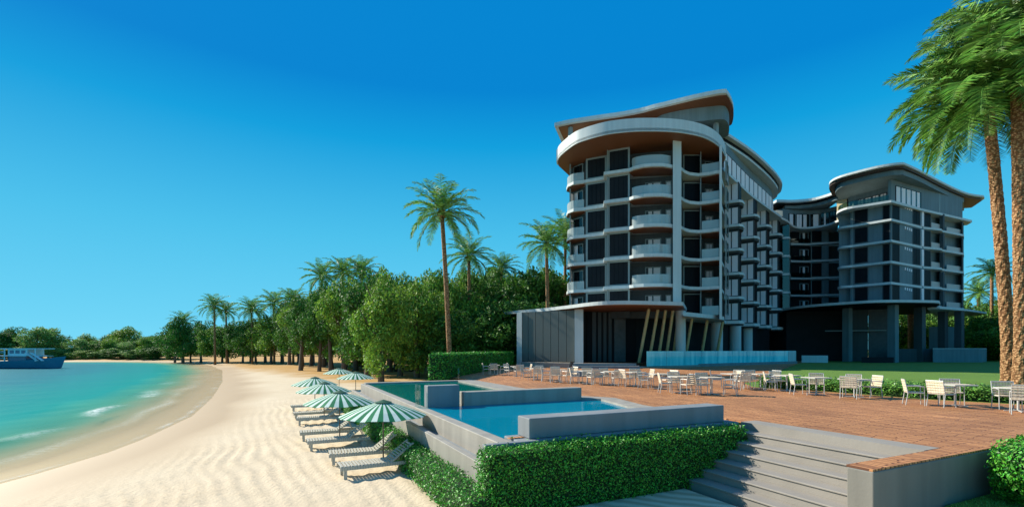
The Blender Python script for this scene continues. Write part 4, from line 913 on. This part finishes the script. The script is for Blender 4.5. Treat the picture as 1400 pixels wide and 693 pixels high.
# (bearing, Y of table; chair offsets (dx, dy, turned away from the table by))
ordn = ['first', 'second', 'third', 'fourth', 'fifth', 'sixth', 'seventh', 'eighth', 'ninth', 'tenth', 'eleventh', 'twelfth']
TBL = [(1392, 562.5, [(-0.42, -0.55), (0.62, -0.25), (0.3, 0.62)]), (1306, 555, [(-0.95, 0.45), (-0.55, -0.12), (0.35, 0.5)]),
       (1168, 543, [(-0.42, -0.35), (0.62, 0.0), (0.5, 0.75)]), (1116, 539.5, [(-0.62, 0.15), (0.36, 0.55), (0.15, -0.72, 'skip')]),
       (1076, 534.5, [(-0.6, 0.2), (0.0, 0.72)]), (1040, 531.5, [(-0.7, 0.0), (0.65, 0.25), (0.0, 0.75)]), (1002, 531, [(-0.62, 0.35), (0.5, 0.6), (0.1, -0.7)]),
       (972, 539, [(-0.52, -0.1), (0.65, -0.3), (0.0, 0.7)]), (931, 537, [(-0.62, 0.1), (0.0, 0.7), (0.1, -0.7)]),
       (902, 531.5, [(-0.6, 0.3), (0.55, 0.3)]),
       (869, 527.5, [(-0.55, -0.3), (0.6, 0.1), (0.15, 0.7)]), (838, 526, [(-0.75, 0.1), (-0.2, 0.65), (0.1, -0.7)]),
       (803, 524.5, [(-0.65, 0.1), (0.1, 0.7), (0.2, -0.7)]),
       (764, 522, [(-0.72, 0.1), (-0.2, -0.65), (0.4, -0.5), (0.75, 0.35), (-0.1, 0.75)]), (735, 519, [(-0.7, 0.25), (0.1, 0.75), (0.0, -0.7)]),
       (706, 514.5, [(0.15, -0.6), (0.75, 0.2), (-0.5, 0.55)]), (676, 512, [(-0.6, -0.1), (0.0, -0.6), (0.65, 0.0)])]
for ti, (px_, py_, chs) in enumerate(TBL):
    c = G(px_, py_, DZ); fr_right = ti < 9
    where = (ordn[ti]+' terrace table from the right edge') if fr_right else (ordn[len(TBL)-1-ti]+' terrace table from the tall back hedge')
    rz = random.uniform(-0.15, 0.15)+R(25)*0.3
    place(TB, firstt[0], (c[0], c[1], DZ+0.001), rz, 'square slatted table, the %s' % where, 'slatted tables on the terrace'); firstt[0] = False
    for e in chs:
        if len(e) > 2: continue
        dx, dy = e[0], e[1]; x, y = c[0]+dx*1.05, c[1]+dy*1.05
        an = math.atan2(c[1]-y, c[0]-x)-math.pi/2+random.uniform(-.12, .12)
        side = ('left' if dx < -0.3 else 'right' if dx > 0.3 else '')
        dep = ('near' if dy < -0.2 else 'far' if dy > 0.2 else '')
        sd_ = (dep+' '+side).strip() or 'near'
        place(CH, firstc[0], (x, y, DZ+0.001), an, 'slatted chair at the %s of the %s' % (sd_, where), 'slatted garden chairs on the terrace'); firstc[0] = False

def proto_lounger():
    r = root_local('sun_lounger', 'lounger', 'sun lounger')   # foot at x=0, head at x=2
    for s in (-1, 1):
        m = MB(); m.box((1.0, s*0.31, 0.28), (1.98, 0.05, 0.09)); m.build('side_rail', 'loungewood', r)
        m = MB(); m.box((0.14, s*0.29, 0.12), (0.08, 0.06, 0.24)); m.build('leg', 'loungewood', r)
        m = MB(); m.box((1.78, s*0.29, 0.12), (0.08, 0.06, 0.24)); m.build('leg', 'loungewood', r)
        m = MB(); m.tube([(1.78, s*0.36, 0.10), (1.78, s*0.33, 0.10)], 0.10, 14); m.build('wheel', 'loungewood', r)
    m = MB()
    for i in range(15): m.box((0.06+i*0.086, 0, 0.335), (0.06, 0.64, 0.02))
    m.build('seat', 'loungewood', r)
    m = MB(); c, s = math.cos(R(38)), math.sin(R(38))
    for i in range(9):
        u = 0.05+i*0.078; m.bar((1.3+u*c, -.30, .34+u*s), (1.3+u*c, .30, .34+u*s), 0.055, 0.02)
    for sd in (-1, 1): m.bar((1.3, sd*.29, .325), (1.3+.76*c, sd*.29, .325+.76*s), .04, .035)
    m.build('backrest', 'loungewood', r)
    m = MB(); m.tube([(1.3+.5*c, -.2, .33+.5*s), (1.85, -.2, .28)], .014, 6); m.tube([(1.3+.5*c, .2, .33+.5*s), (1.85, .2, .28)], .014, 6); m.build('prop', 'loungewood', r)
    return r
LG = proto_lounger(); az = R(25.5)
LL = [(1.35, 13.6, 'nearest sun lounger, on the camera side of the front parasol'), (1.25, 15.4, 'sun lounger just behind the nearest one at the front parasol'),
      (0.75, 17.9, 'front lounger of the pair under the second parasol from the front'), (0.6, 19.9, 'rear lounger of the pair under the second parasol from the front'),
      (0.6, 24.2, 'front lounger of the pair under the third parasol from the front'), (0.5, 26.2, 'rear lounger of the pair under the third parasol from the front'),
      (0.45, 29.7, 'farthest wooden sun lounger, under the fourth parasol'), (0.45, 31.3, 'wooden sun lounger behind the fourth parasol, mostly hidden')][:7]
for i, (a_, t_, lb) in enumerate(LL):
    x, y = AB(a_, t_); z = float(ground_z(np.array([x+0.9]), np.array([y+.4]), False)[0])
    place(LG, i == 0, (x, y, z+0.0), az+random.uniform(-.05, .05), 'weathered slatted '+lb, 'wooden sun loungers on the sand', sc=(1.04, 1.0, 1.0))
def proto_umbrella():
    r = root_local('beach_umbrella', 'parasol', 'parasol')
    MB().tube([(0, 0, -0.15), (0, 0, 1.84)], 0.022, 8).build('pole', 'umbpole', r)
    m = MB(); n = 48; R_ = 1.29; z0, z1 = 1.40, 1.80
    rings = [(0.16, z1), (0.5, z1-0.10), (0.9, z1-0.235), (R_, z0)]
    vs = []
    for rr, z in rings:
        for j in range(n):
            k = 1-0.018*(rr/R_)*(1-abs(math.cos(j*math.pi*8/n)))
            vs.append((rr*k*math.cos(2*math.pi*j/n), rr*k*math.sin(2*math.pi*j/n), z-0.03*(rr/R_)**2*(1-abs(math.cos(j*math.pi*8/n)))))
    fs = [(i*n+j, (i+1)*n+j, (i+1)*n+(j+1) % n, i*n+(j+1) % n) for i in range(3) for j in range(n)]
    vs += [(v[0], v[1], v[2]-0.012) for v in vs]; K = 4*n
    fs += [tuple(reversed([K+q for q in f])) for f in fs]
    fs += [(3*n+j, K+3*n+j, K+3*n+(j+1) % n, 3*n+(j+1) % n) for j in range(n)]
    m.add(vs, fs); m.build('canopy', 'stripe', r)
    m = MB(); n = 16; vs = [(0, 0, 1.885)]+[(0.27*math.cos(2*math.pi*j/n), 0.27*math.sin(2*math.pi*j/n), 1.80) for j in range(n)]+[(0, 0, 1.80)]
    m.add(vs, [(0, 1+j, 1+(j+1) % n) for j in range(n)]+[(n+1, 1+(j+1) % n, 1+j) for j in range(n)]); m.build('vent_cap', 'umbtop', r)
    for j in range(8):
        an = j*math.pi/4; MB().bar((0.04*math.cos(an), 0.04*math.sin(an), 1.74), (1.25*math.cos(an), 1.25*math.sin(an), 1.37), .015, .015).build('rib', 'umbpole', r)
    return r
UM = proto_umbrella()
UL = [(2.80, 15.0, 'nearest green and white striped parasol beside the pool wall'), (1.98, 19.3, 'second striped parasol from the front'), (1.87, 25.2, 'third striped parasol from the front'),
      (1.75, 30.4, 'fourth striped parasol, over the farthest loungers'), (4.7, 35.4, 'striped parasol beyond the far end of the pool, the nearer of two'), (4.4, 43.3, 'farthest striped parasol, by the first grove trees')]
for i, (a_, t_, lb) in enumerate(UL):
    x, y = AB(a_, t_); z = float(ground_z(np.array([x]), np.array([y]), False)[0])
    place(UM, i == 0, (x, y, z), random.random()*0.2, lb, 'striped parasols on the beach')

# ------------------------------------------------------------------ trees
def crown_mesh(name, mat, nclump, nleaf, ls, seed, tall=1.0):
    rg = np.random.RandomState(seed); V = []; F = []
    cl = []
    for i in range(nclump):
        v = rg.normal(size=3); v /= np.linalg.norm(v); r = rg.uniform(0.35, 0.95)
        c = v*r*np.array([1, 1, tall]); cl.append((c, rg.uniform(0.15, 0.34)))
    cl.append((np.array([0, 0, 0]), 0.5)); cl.append((np.array([0, 0, 0.5*tall]), 0.4)); cl.append((np.array([0, 0, -0.4*tall]), 0.4))
    for c, r in cl:
        k = int(nleaf*(r/0.3)**2)
        d = rg.normal(size=(k, 3)); d /= np.linalg.norm(d, axis=1)[:, None]
        rad = r*(0.55+0.5*rg.rand(k)**0.6); rad *= 1+0.25*np.sin(d[:, 0]*5+c[0]*9)*np.cos(d[:, 2]*6+c[1]*7)
        p = c+d*rad[:, None]*np.array([1, 1, 0.8])
        nn = d*0.5+rg.normal(size=(k, 3))*0.6+np.array([0, 0, .35]); nn /= np.linalg.norm(nn, axis=1)[:, None]
        t = np.cross(nn, rg.normal(size=(k, 3))); t /= np.linalg.norm(t, axis=1)[:, None]; b = np.cross(nn, t)
        s = (ls*rg.uniform(0.6, 1.5, k))[:, None]
        q = np.stack([p-t*s, p-b*s*.5, p+t*s, p+b*s*.5], 1).reshape(-1, 3); o = len(V)
        V.extend(q.tolist())
    F = [(4*i, 4*i+1, 4*i+2, 4*i+3) for i in range(len(V)//4)]
    me = bpy.data.meshes.new(name); me.from_pydata(V, [], F); me.materials.append(M[mat]); return me
def trunk_mesh(seed, H=1.0, r=0.03, branches=7):
    rg = random.Random(seed); m = MB(); lean = rg.uniform(-.04, .04)
    m.tube([(0, 0, -0.05), (lean*.3, 0, .15), (lean, rg.uniform(-.02, .02), .45), (lean*1.4, 0, .8)], [r*1.5, r, r*.75, r*.3], 8)
    for i in range(branches):
        z = rg.uniform(.28, .6); an = rg.random()*6.28; L = rg.uniform(.15, .28)
        m.tube([(lean, 0, z), (lean+math.cos(an)*L*.5, math.sin(an)*L*.5, z+L*.45), (lean+math.cos(an)*L, math.sin(an)*L, z+L*1.1)], [r*.45, r*.3, r*.12], 5, False)
    me = bpy.data.meshes.new('trunk'); me.from_pydata(m.v, [], m.f); me.materials.append(M['trunk']); return me
CR = {'leaf': [crown_mesh('crown', 'leaf', 34, 330, 0.036, 10+i) for i in range(3)],
      'leafdark': [crown_mesh('crown', 'leafdark', 32, 300, 0.038, 20+i) for i in range(3)],
      'leafpale': [crown_mesh('crown', 'leafpale', 28, 260, 0.040, 30+i) for i in range(2)]}
TK = [trunk_mesh(i) for i in range(4)]
def gz(x, y):
    return float(ground_z(np.array([x]), np.array([y]), False)[0])
def tree(x, y, H, rad, kind, label, group=None, z=None, low=0.14, name='broadleaf_tree'):
    z = gz(x, y) if z is None else z
    t = thing(name, label, 'tree', (x, y, z), 0, group)
    k = bpy.data.objects.new('trunk', random.choice(TK)); link(k, t); k.scale = (H*.8, H*.8, H); k.rotation_euler.z = random.random()*6
    c = bpy.data.objects.new('crown', random.choice(CR[kind])); link(c, t)
    ch = H*(1-low)/2; c.location = (0, 0, H*low+ch); c.scale = (rad, rad, ch*1.05); c.rotation_euler.z = random.random()*6.28
    return t
def ptree(px_, Y, top, rad, kind, label, group, **kw):   # surveyed by bearing, distance and the height its crown reaches
    x, y = W(px_, Y); z = kw.get('z') or gz(x, y); H = EYE+(478-top)/660*Y-z
    return tree(x, y, H, rad, kind, label, group, **kw)
GR = 'trees of the beach grove'
gl_ = {'leaf': 'bright green broadleaf tree in the beach grove behind the parasols', 'leafdark': 'dark green broadleaf tree in the beach grove behind the parasols'}
front = [(521, 51, 374, 3.6, 'leaf', 'bright green tree nearest the parasols at the front edge of the grove'),
         (570, 58, 378, 3.9, 'leaf', 'bright green tree at the front of the grove left of the tall palm'),
         (470, 70, 372, 4.3, 'leaf', 'broad bright green tree at the front of the grove behind the far parasols'),
         (413, 95, 398, 4.6, 'leaf', 'green tree at the front left of the grove right of the low trees'),
         (350, 118, 440, 5.0, 'leafdark', 'low dark green tree at the left part of the grove'),
         (250, 138, 434, 4.6, 'leafdark', 'tall dark tree at the far left end of the grove')]
for f_ in front: ptree(f_[0], f_[1], f_[2], f_[3], f_[4], f_[5], GR)
row = [(545, 62, 385), (500, 62, 374), (600, 66, 372), (628, 64, 385), (455, 82, 385), (488, 76, 380), (440, 90, 392), (425, 96, 402), (395, 104, 410), (372, 112, 425), (330, 124, 440), (312, 128, 440), (292, 132, 442), (272, 135, 440), (535, 72, 368), (560, 74, 372), (590, 76, 370), (615, 78, 376), (640, 74, 374), (515, 80, 372), (470, 90, 388), (406, 110, 408), (385, 114, 418), (362, 120, 432), (302, 134, 446), (342, 128, 442), (238, 146, 446), (262, 140, 452), (446, 98, 396), (430, 104, 400)]
for i, (a_, b_, c_) in enumerate(row):
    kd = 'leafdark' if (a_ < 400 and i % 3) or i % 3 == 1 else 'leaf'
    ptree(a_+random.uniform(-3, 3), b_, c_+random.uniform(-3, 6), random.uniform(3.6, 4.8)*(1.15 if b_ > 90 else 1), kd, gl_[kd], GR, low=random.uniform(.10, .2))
dense = [(650, 68, 376), (672, 70, 370), (695, 72, 374), (716, 70, 378), (735, 74, 372), (758, 72, 376), (778, 74, 380), (660, 80, 366), (684, 82, 372), (708, 84, 368), (730, 84, 374), (752, 86, 370), (774, 86, 374), (638, 66, 392), (665, 62, 410), (690, 63, 415), (720, 64, 412), (745, 66, 416), (605, 58, 425), (580, 84, 385), (550, 86, 385), (520, 88, 392), (490, 92, 395)]
for a_, b_, c_ in dense:
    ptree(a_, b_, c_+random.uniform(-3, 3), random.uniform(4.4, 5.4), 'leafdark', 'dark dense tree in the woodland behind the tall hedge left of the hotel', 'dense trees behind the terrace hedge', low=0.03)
# slim trunks in the shade of the grove
for i in range(16):
    a_ = random.uniform(400, 650); b_ = random.uniform(70, 95)
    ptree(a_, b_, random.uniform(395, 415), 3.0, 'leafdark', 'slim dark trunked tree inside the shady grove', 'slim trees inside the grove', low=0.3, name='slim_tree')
# far shore
far = [(-6, 170, 450, 6), (12, 172, 447, 6), (30, 176, 456, 5), (52, 170, 446, 6), (66, 172, 447, 6), (84, 178, 470, 5), (100, 176, 474, 5), (112, 172, 462, 4.5), (126, 178, 470, 5), (140, 176, 468, 4.5), (150, 172, 461, 4), (164, 176, 470, 5), (178, 172, 465, 5), (190, 176, 463, 5), (204, 170, 461, 5), (216, 172, 456, 5), (228, 166, 463, 5), (243, 164, 460, 5), (40, 168, 472, 5), (75, 168, 474, 5), (156, 170, 474, 5), (-30, 168, 452, 7), (118, 168, 478, 5), (92, 168, 480, 5), (135, 169, 479, 5), (170, 169, 478, 5), (20, 168, 474, 6), (0, 168, 476, 6), (186, 167, 477, 5), (212, 165, 474, 5)]
for i, (a_, b_, c_, r_) in enumerate(far):
    kd = ('leafpale', 'leafpale', 'leaf', 'leafdark')[(i*7) % 4]
    ptree(a_, b_, c_, r_, kd, {'leafpale': 'pale green tree on the far shore beyond the water', 'leaf': 'mid green tree on the far shore beyond the water', 'leafdark': 'dark green tree on the far shore beyond the water'}[kd], 'trees on the far shore', low=0.0)
for i in range(16):
    x = -190+i*9.5; y = 205+random.uniform(-8, 12)
    tree(x, y, random.uniform(9, 13), 8, ('leafdark', 'leaf')[i % 2], 'distant tree in the back row beyond the water', 'back row of distant trees', low=0.0)
# right background
rb_ = [(1232, 98, 425), (1246, 104, 420), (1262, 100, 432), (1280, 100, 425), (1300, 104, 424), (1322, 98, 424), (1335, 92, 428), (1352, 96, 408), (1366, 90, 420), (1384, 88, 405), (1400, 92, 400), (1416, 86, 405), (1345, 86, 436), (1372, 84, 432), (1396, 80, 428), (1218, 108, 430), (1270, 112, 415), (1310, 112, 412), (1340, 110, 408), (1430, 84, 390)]
for i, (a_, b_, c_) in enumerate(rb_):
    ptree(a_, b_, c_, 5, 'leaf' if i % 2 == 0 else 'leafdark', 'bright green tree behind the right end of the hotel' if i % 2 == 0 else 'dark green tree behind the right end of the hotel', 'trees behind the right block', low=0.0, z=1.4)
# ------------------------------------------------------------------ palms
def frond_crown(name, nf, nl, seed, droop=1.0, lw=0.011, Lf=0.22):
    rg = random.Random(seed); m = MB()
    for i in range(nf):
        an = i*2.39996+rg.uniform(-.15, .15); u = i/nf
        el = R(80-118*u**1.05)+rg.uniform(-.12, .12)
        L = rg.uniform(.85, 1.08)*(0.9 if u < .15 else 1); k = 9; p = Vector((math.cos(an)*.02, math.sin(an)*.02, 0.03)); pts = [p.copy()]; e = el
        for j in range(k):
            dirv = Vector((math.cos(an)*math.cos(e), math.sin(an)*math.cos(e), math.sin(e)))
            p = p+dirv*L/k; pts.append(p.copy()); e -= droop*rg.uniform(.10, .19)*(0.5+j/k*1.1)*(1.0 if e > -1.2 else 0.2)
        m.tube(pts, [.008*(1-q/(k+1))+.001 for q in range(k+1)], 4, False)
        for j in range(nl):
            s = 0.12+0.88*j/nl; f = s*k; a = min(int(f), k-1); c = pts[a].lerp(pts[a+1], f-a); d = (pts[a+1]-pts[a]).normalized()
            side = d.cross(Vector((0, 0, 1)));
            if side.length < .05: side = Vector((-math.sin(an), math.cos(an), 0))
            side.normalize(); up = side.cross(d)
            ll = Lf*math.sin(math.pi*min(.97, s*0.88+.1))**.6*rg.uniform(.8, 1.15)
            for sg in (-1, 1):
                q = c+(side*sg*.78+d*.55+up*rg.uniform(.0, .3)-Vector((0, 0, rg.uniform(.1, .4)))).normalized()*ll
                mid = c.lerp(q, .5)+up*ll*.08; wv = d*lw
                m.add([c-wv*.5, c+wv*.5, mid+wv, q, mid-wv*.3], [(0, 1, 2, 3, 4)])
    me = bpy.data.meshes.new(name); me.from_pydata(m.v, [], m.f); me.materials.append(M['palmleaf']); return me
PCbig = [frond_crown('fronds', 76, 60, 1, 1.15, .0052, .22), frond_crown('fronds', 76, 60, 2, 1.15, .0052, .22)]
PCmid = [frond_crown('fronds', 34, 26, 3, 1.0, .014, .2), frond_crown('fronds', 30, 26, 4, .9, .014, .2), frond_crown('fronds', 38, 24, 5, 1.1, .015, .2)]
def palm(base, top, r0, r1, L, crownmesh, label, group=None, z0=None, heart=0.0):
    t = thing('palm_tree', label, 'palm tree', base, 0, group)
    b = Vector(base); tp = Vector(top); pts = []; rr = []
    H = tp.z-b.z; n = 90 if r0 > .3 else 8
    for i in range(n+1):
        u = i/n; p = b.lerp(tp, u); p += Vector((tp.x-b.x, tp.y-b.y, 0))*(u*u-u)*0.35
        pts.append(p); rr.append((r0*(1.35-0.35*min(1, u*8)) if u < .12 else r0+(r1-r0)*u))
    pts[0] = pts[0]-Vector((0, 0, .3))
    m = MB(); nn_ = 28 if r0 > .3 else 8; m.tube(pts, rr, nn_)
    if r0 > .3:   # old leaf bases: a diamond lattice pressed into the trunk
        for i in range(n+1):
            for j in range(nn_):
                c = pts[i]; v = Vector(m.v[i*nn_+j]); ph = (j+(i//2)*2) % 4; k = (0.02 if ph < 2 else -.01)*(1.2 if i % 2 else .6)+random.uniform(-.01, .01)
                m.v[i*nn_+j] = tuple(v+(v-c).normalized()*k)
    m.build('trunk', 'palmtrunk', t, smooth=r0 <= .3)
    if r0 <= .3:
        m = MB()
        for i in range(26):
            an = i*2.4; o = Vector((math.cos(an), math.sin(an), 0)); q = tp+o*r1*.6-Vector((0, 0, .2+.05*(i % 9)))
            m.bar(q, q+o*.28+Vector((0, 0, .45)), .10, .04)
        m.build('frond_stubs', 'rust', t)
    c = bpy.data.objects.new('fronds', crownmesh); link(c, t); c.location = tp-b; c.scale = (L, L, L); c.rotation_euler.z = random.random()*6.28
    return t
def ppalm(bx, tx, Y, topy, L, label, group=None, z0=None, r=0.22, mesh=None):
    x, y = W(bx, Y); z = gz(x, y) if z0 is None else z0; X2 = W(tx, Y)
    return palm((x, y, z), (X2[0], X2[1], EYE+(478-topy)/660*Y), r, r*.8, L, mesh or random.choice(PCmid), label, group)
ppalm(1381, 1349, 27.9, 130, 5.35, 'large leaning date palm, left one of the pair at the right edge', None, 1.65, 0.305, PCbig[0])
ppalm(1397, 1389, 26.8, 60, 5.1, 'large upright date palm, right one of the pair at the right edge', None, 1.65, 0.305, PCbig[1])
ppalm(616, 604, 45, 292, 4.2, 'tall slender palm rising above the grove behind the hedge', None, None, .24, PCmid[2])
ppalm(750, 747, 62, 335, 4.4, 'palm with a rust coloured crown base just left of the hotel', None, None, .26, PCmid[0])
ppalm(642, 641, 64, 352, 4.1, 'palm crown showing above the trees right of the tall palm', None, None, .24)
ppalm(687, 686, 74, 368, 3.6, 'small palm crown poking over the dark woodland', None, None, .24)
ppalm(772, 773, 72, 322, 4.6, 'palm partly hidden behind the left edge of the hotel', None, None, .26)
for a_, b_, c_, l_, lb in ((293, 120, 420, 4.6, 'leftmost palm standing above the low trees of the grove'), (309, 124, 426, 4.0, 'smaller palm right beside the leftmost palm'), (344, 116, 424, 4.6, 'palm above the grove, third from the left'), (374, 112, 416, 4.8, 'palm above the grove, fourth from the left'), (400, 108, 412, 4.6, 'palm above the grove, fifth from the left'),
                           (440, 96, 380, 4.8, 'left palm of the cluster crowning the highest part of the grove'), (468, 92, 374, 4.6, 'middle palm of the cluster crowning the grove'), (494, 88, 374, 4.6, 'right palm of the cluster crowning the grove'), (250, 140, 440, 4.6, 'palm-like crown at the far left end of the grove')):
    ppalm(a_+1, a_, b_, c_, l_, lb, 'palms above the grove', None, .25)
ppalm(1356, 1356, 90, 374, 4.4, 'palm between the hotel and the large date palms', 'palms behind the right block', 1.4, .3)
ppalm(1338, 1338, 104, 402, 4.4, 'smaller palm beside the right end of the hotel', 'palms behind the right block', 1.4, .3)
ppalm(1247, 1245, 93, 396, 3.6, 'palm trunk seen between the columns under the right block', 'palms behind the right block', 1.4, .65)

# ------------------------------------------------------------------ ferry boat
bo = thing('ferry_boat', 'long blue hulled boat with a white two deck cabin, moored far left', 'boat', (-110, 101, -0.25))
m = MB(); L0, L1 = -128.0, -94.2; ns = 18
secs = []
for i in range(ns+1):
    u = i/ns; x = L0+(L1-L0)*u; b_ = 2.6*(1-max(0, (u-.8)/.2)**2.2)*(0.75+0.25*min(1, u*6)); sheer = 1.25+1.0*max(0, (u-.72)/.28)**2
    secs.append([(x+(0.9 if u > .99 else 0), 101-b_, sheer), (x, 101-b_*.8, -.1), (x-(1.2*(u > .95)), 101-b_*.25, -.8), (x-(1.2*(u > .95)), 101+b_*.25, -.8), (x, 101+b_*.8, -.1), (x+(0.9 if u > .99 else 0), 101+b_, sheer)])
vs = [p for s in secs for p in s]; fs = [(i*6+j, i*6+j+1, (i+1)*6+j+1, (i+1)*6+j) for i in range(ns) for j in range(5)]+[(i*6+5, i*6, (i+1)*6, (i+1)*6+5) for i in range(ns)]+[tuple(range(6)), tuple(ns*6+j for j in (5, 4, 3, 2, 1, 0))]
m.add(vs, fs); m.build('hull', P('blue_hull', (0.04, 0.20, 0.30), 0.4, var=0.15), bo)
M['white'] = P('white_paint', (0.70, 0.74, 0.76), 0.5, var=0.05)
M['bluegrey'] = P('cabin_glass', (0.05, 0.16, 0.25), 0.15)
for x0, x1 in ((-128, -97.6),): MB().prism([(x0, 98.9), (x1, 98.9), (x1, 103.1), (x0, 103.1)], 3.75, 3.92).build('roof', 'white', bo)
MB().prism([(-128, 98.7), (-99.3, 98.7), (-99.3, 103.3), (-128, 103.3)], 2.3, 2.42).build('upper_deck', 'white', bo)
cb = MB().prism([(-103.6, 99.2), (-99.6, 99.2), (-99.6, 102.8), (-103.6, 102.8)], 2.42, 3.75).build('cabin', 'white', bo)
for x in (-103.2, -102.0, -100.8): MB().prism([(x, 99.14), (x+.8, 99.14), (x+.8, 99.19), (x, 99.19)], 2.85, 3.5).build('window', 'bluegrey', cb)
cb = MB().prism([(-103.6, 99.2), (-99.9, 99.2), (-99.9, 102.8), (-103.6, 102.8)], 1.2, 2.3).build('cabin', 'bluegrey', bo)
x = -127
while x < -97:
    for zz in ((1.2, 2.3), (2.42, 3.75)):
        if not (-103.7 < x < -99.6): MB().box((x, 98.85, sum(zz)/2), (.16, .16, zz[1]-zz[0])).build('post', 'white', bo)
    x += 2.1
for zz in (1.9, 3.0, 3.25): MB().tube([(-128, 98.8, zz), (-103.7, 98.8, zz)], .05, 5).build('railing', 'white', bo)
for dx in (0, 1.1): MB().bar((-99.4+dx*1.0, 98.7, 3.0), (-97.0+dx, 98.7, 1.35), .5, .12).build('stair', 'white', bo)
MB().tube([(-97.5, 98.9, 2.3), (-94.8, 99.8, 2.35)], .05, 5).build('railing', 'white', bo)
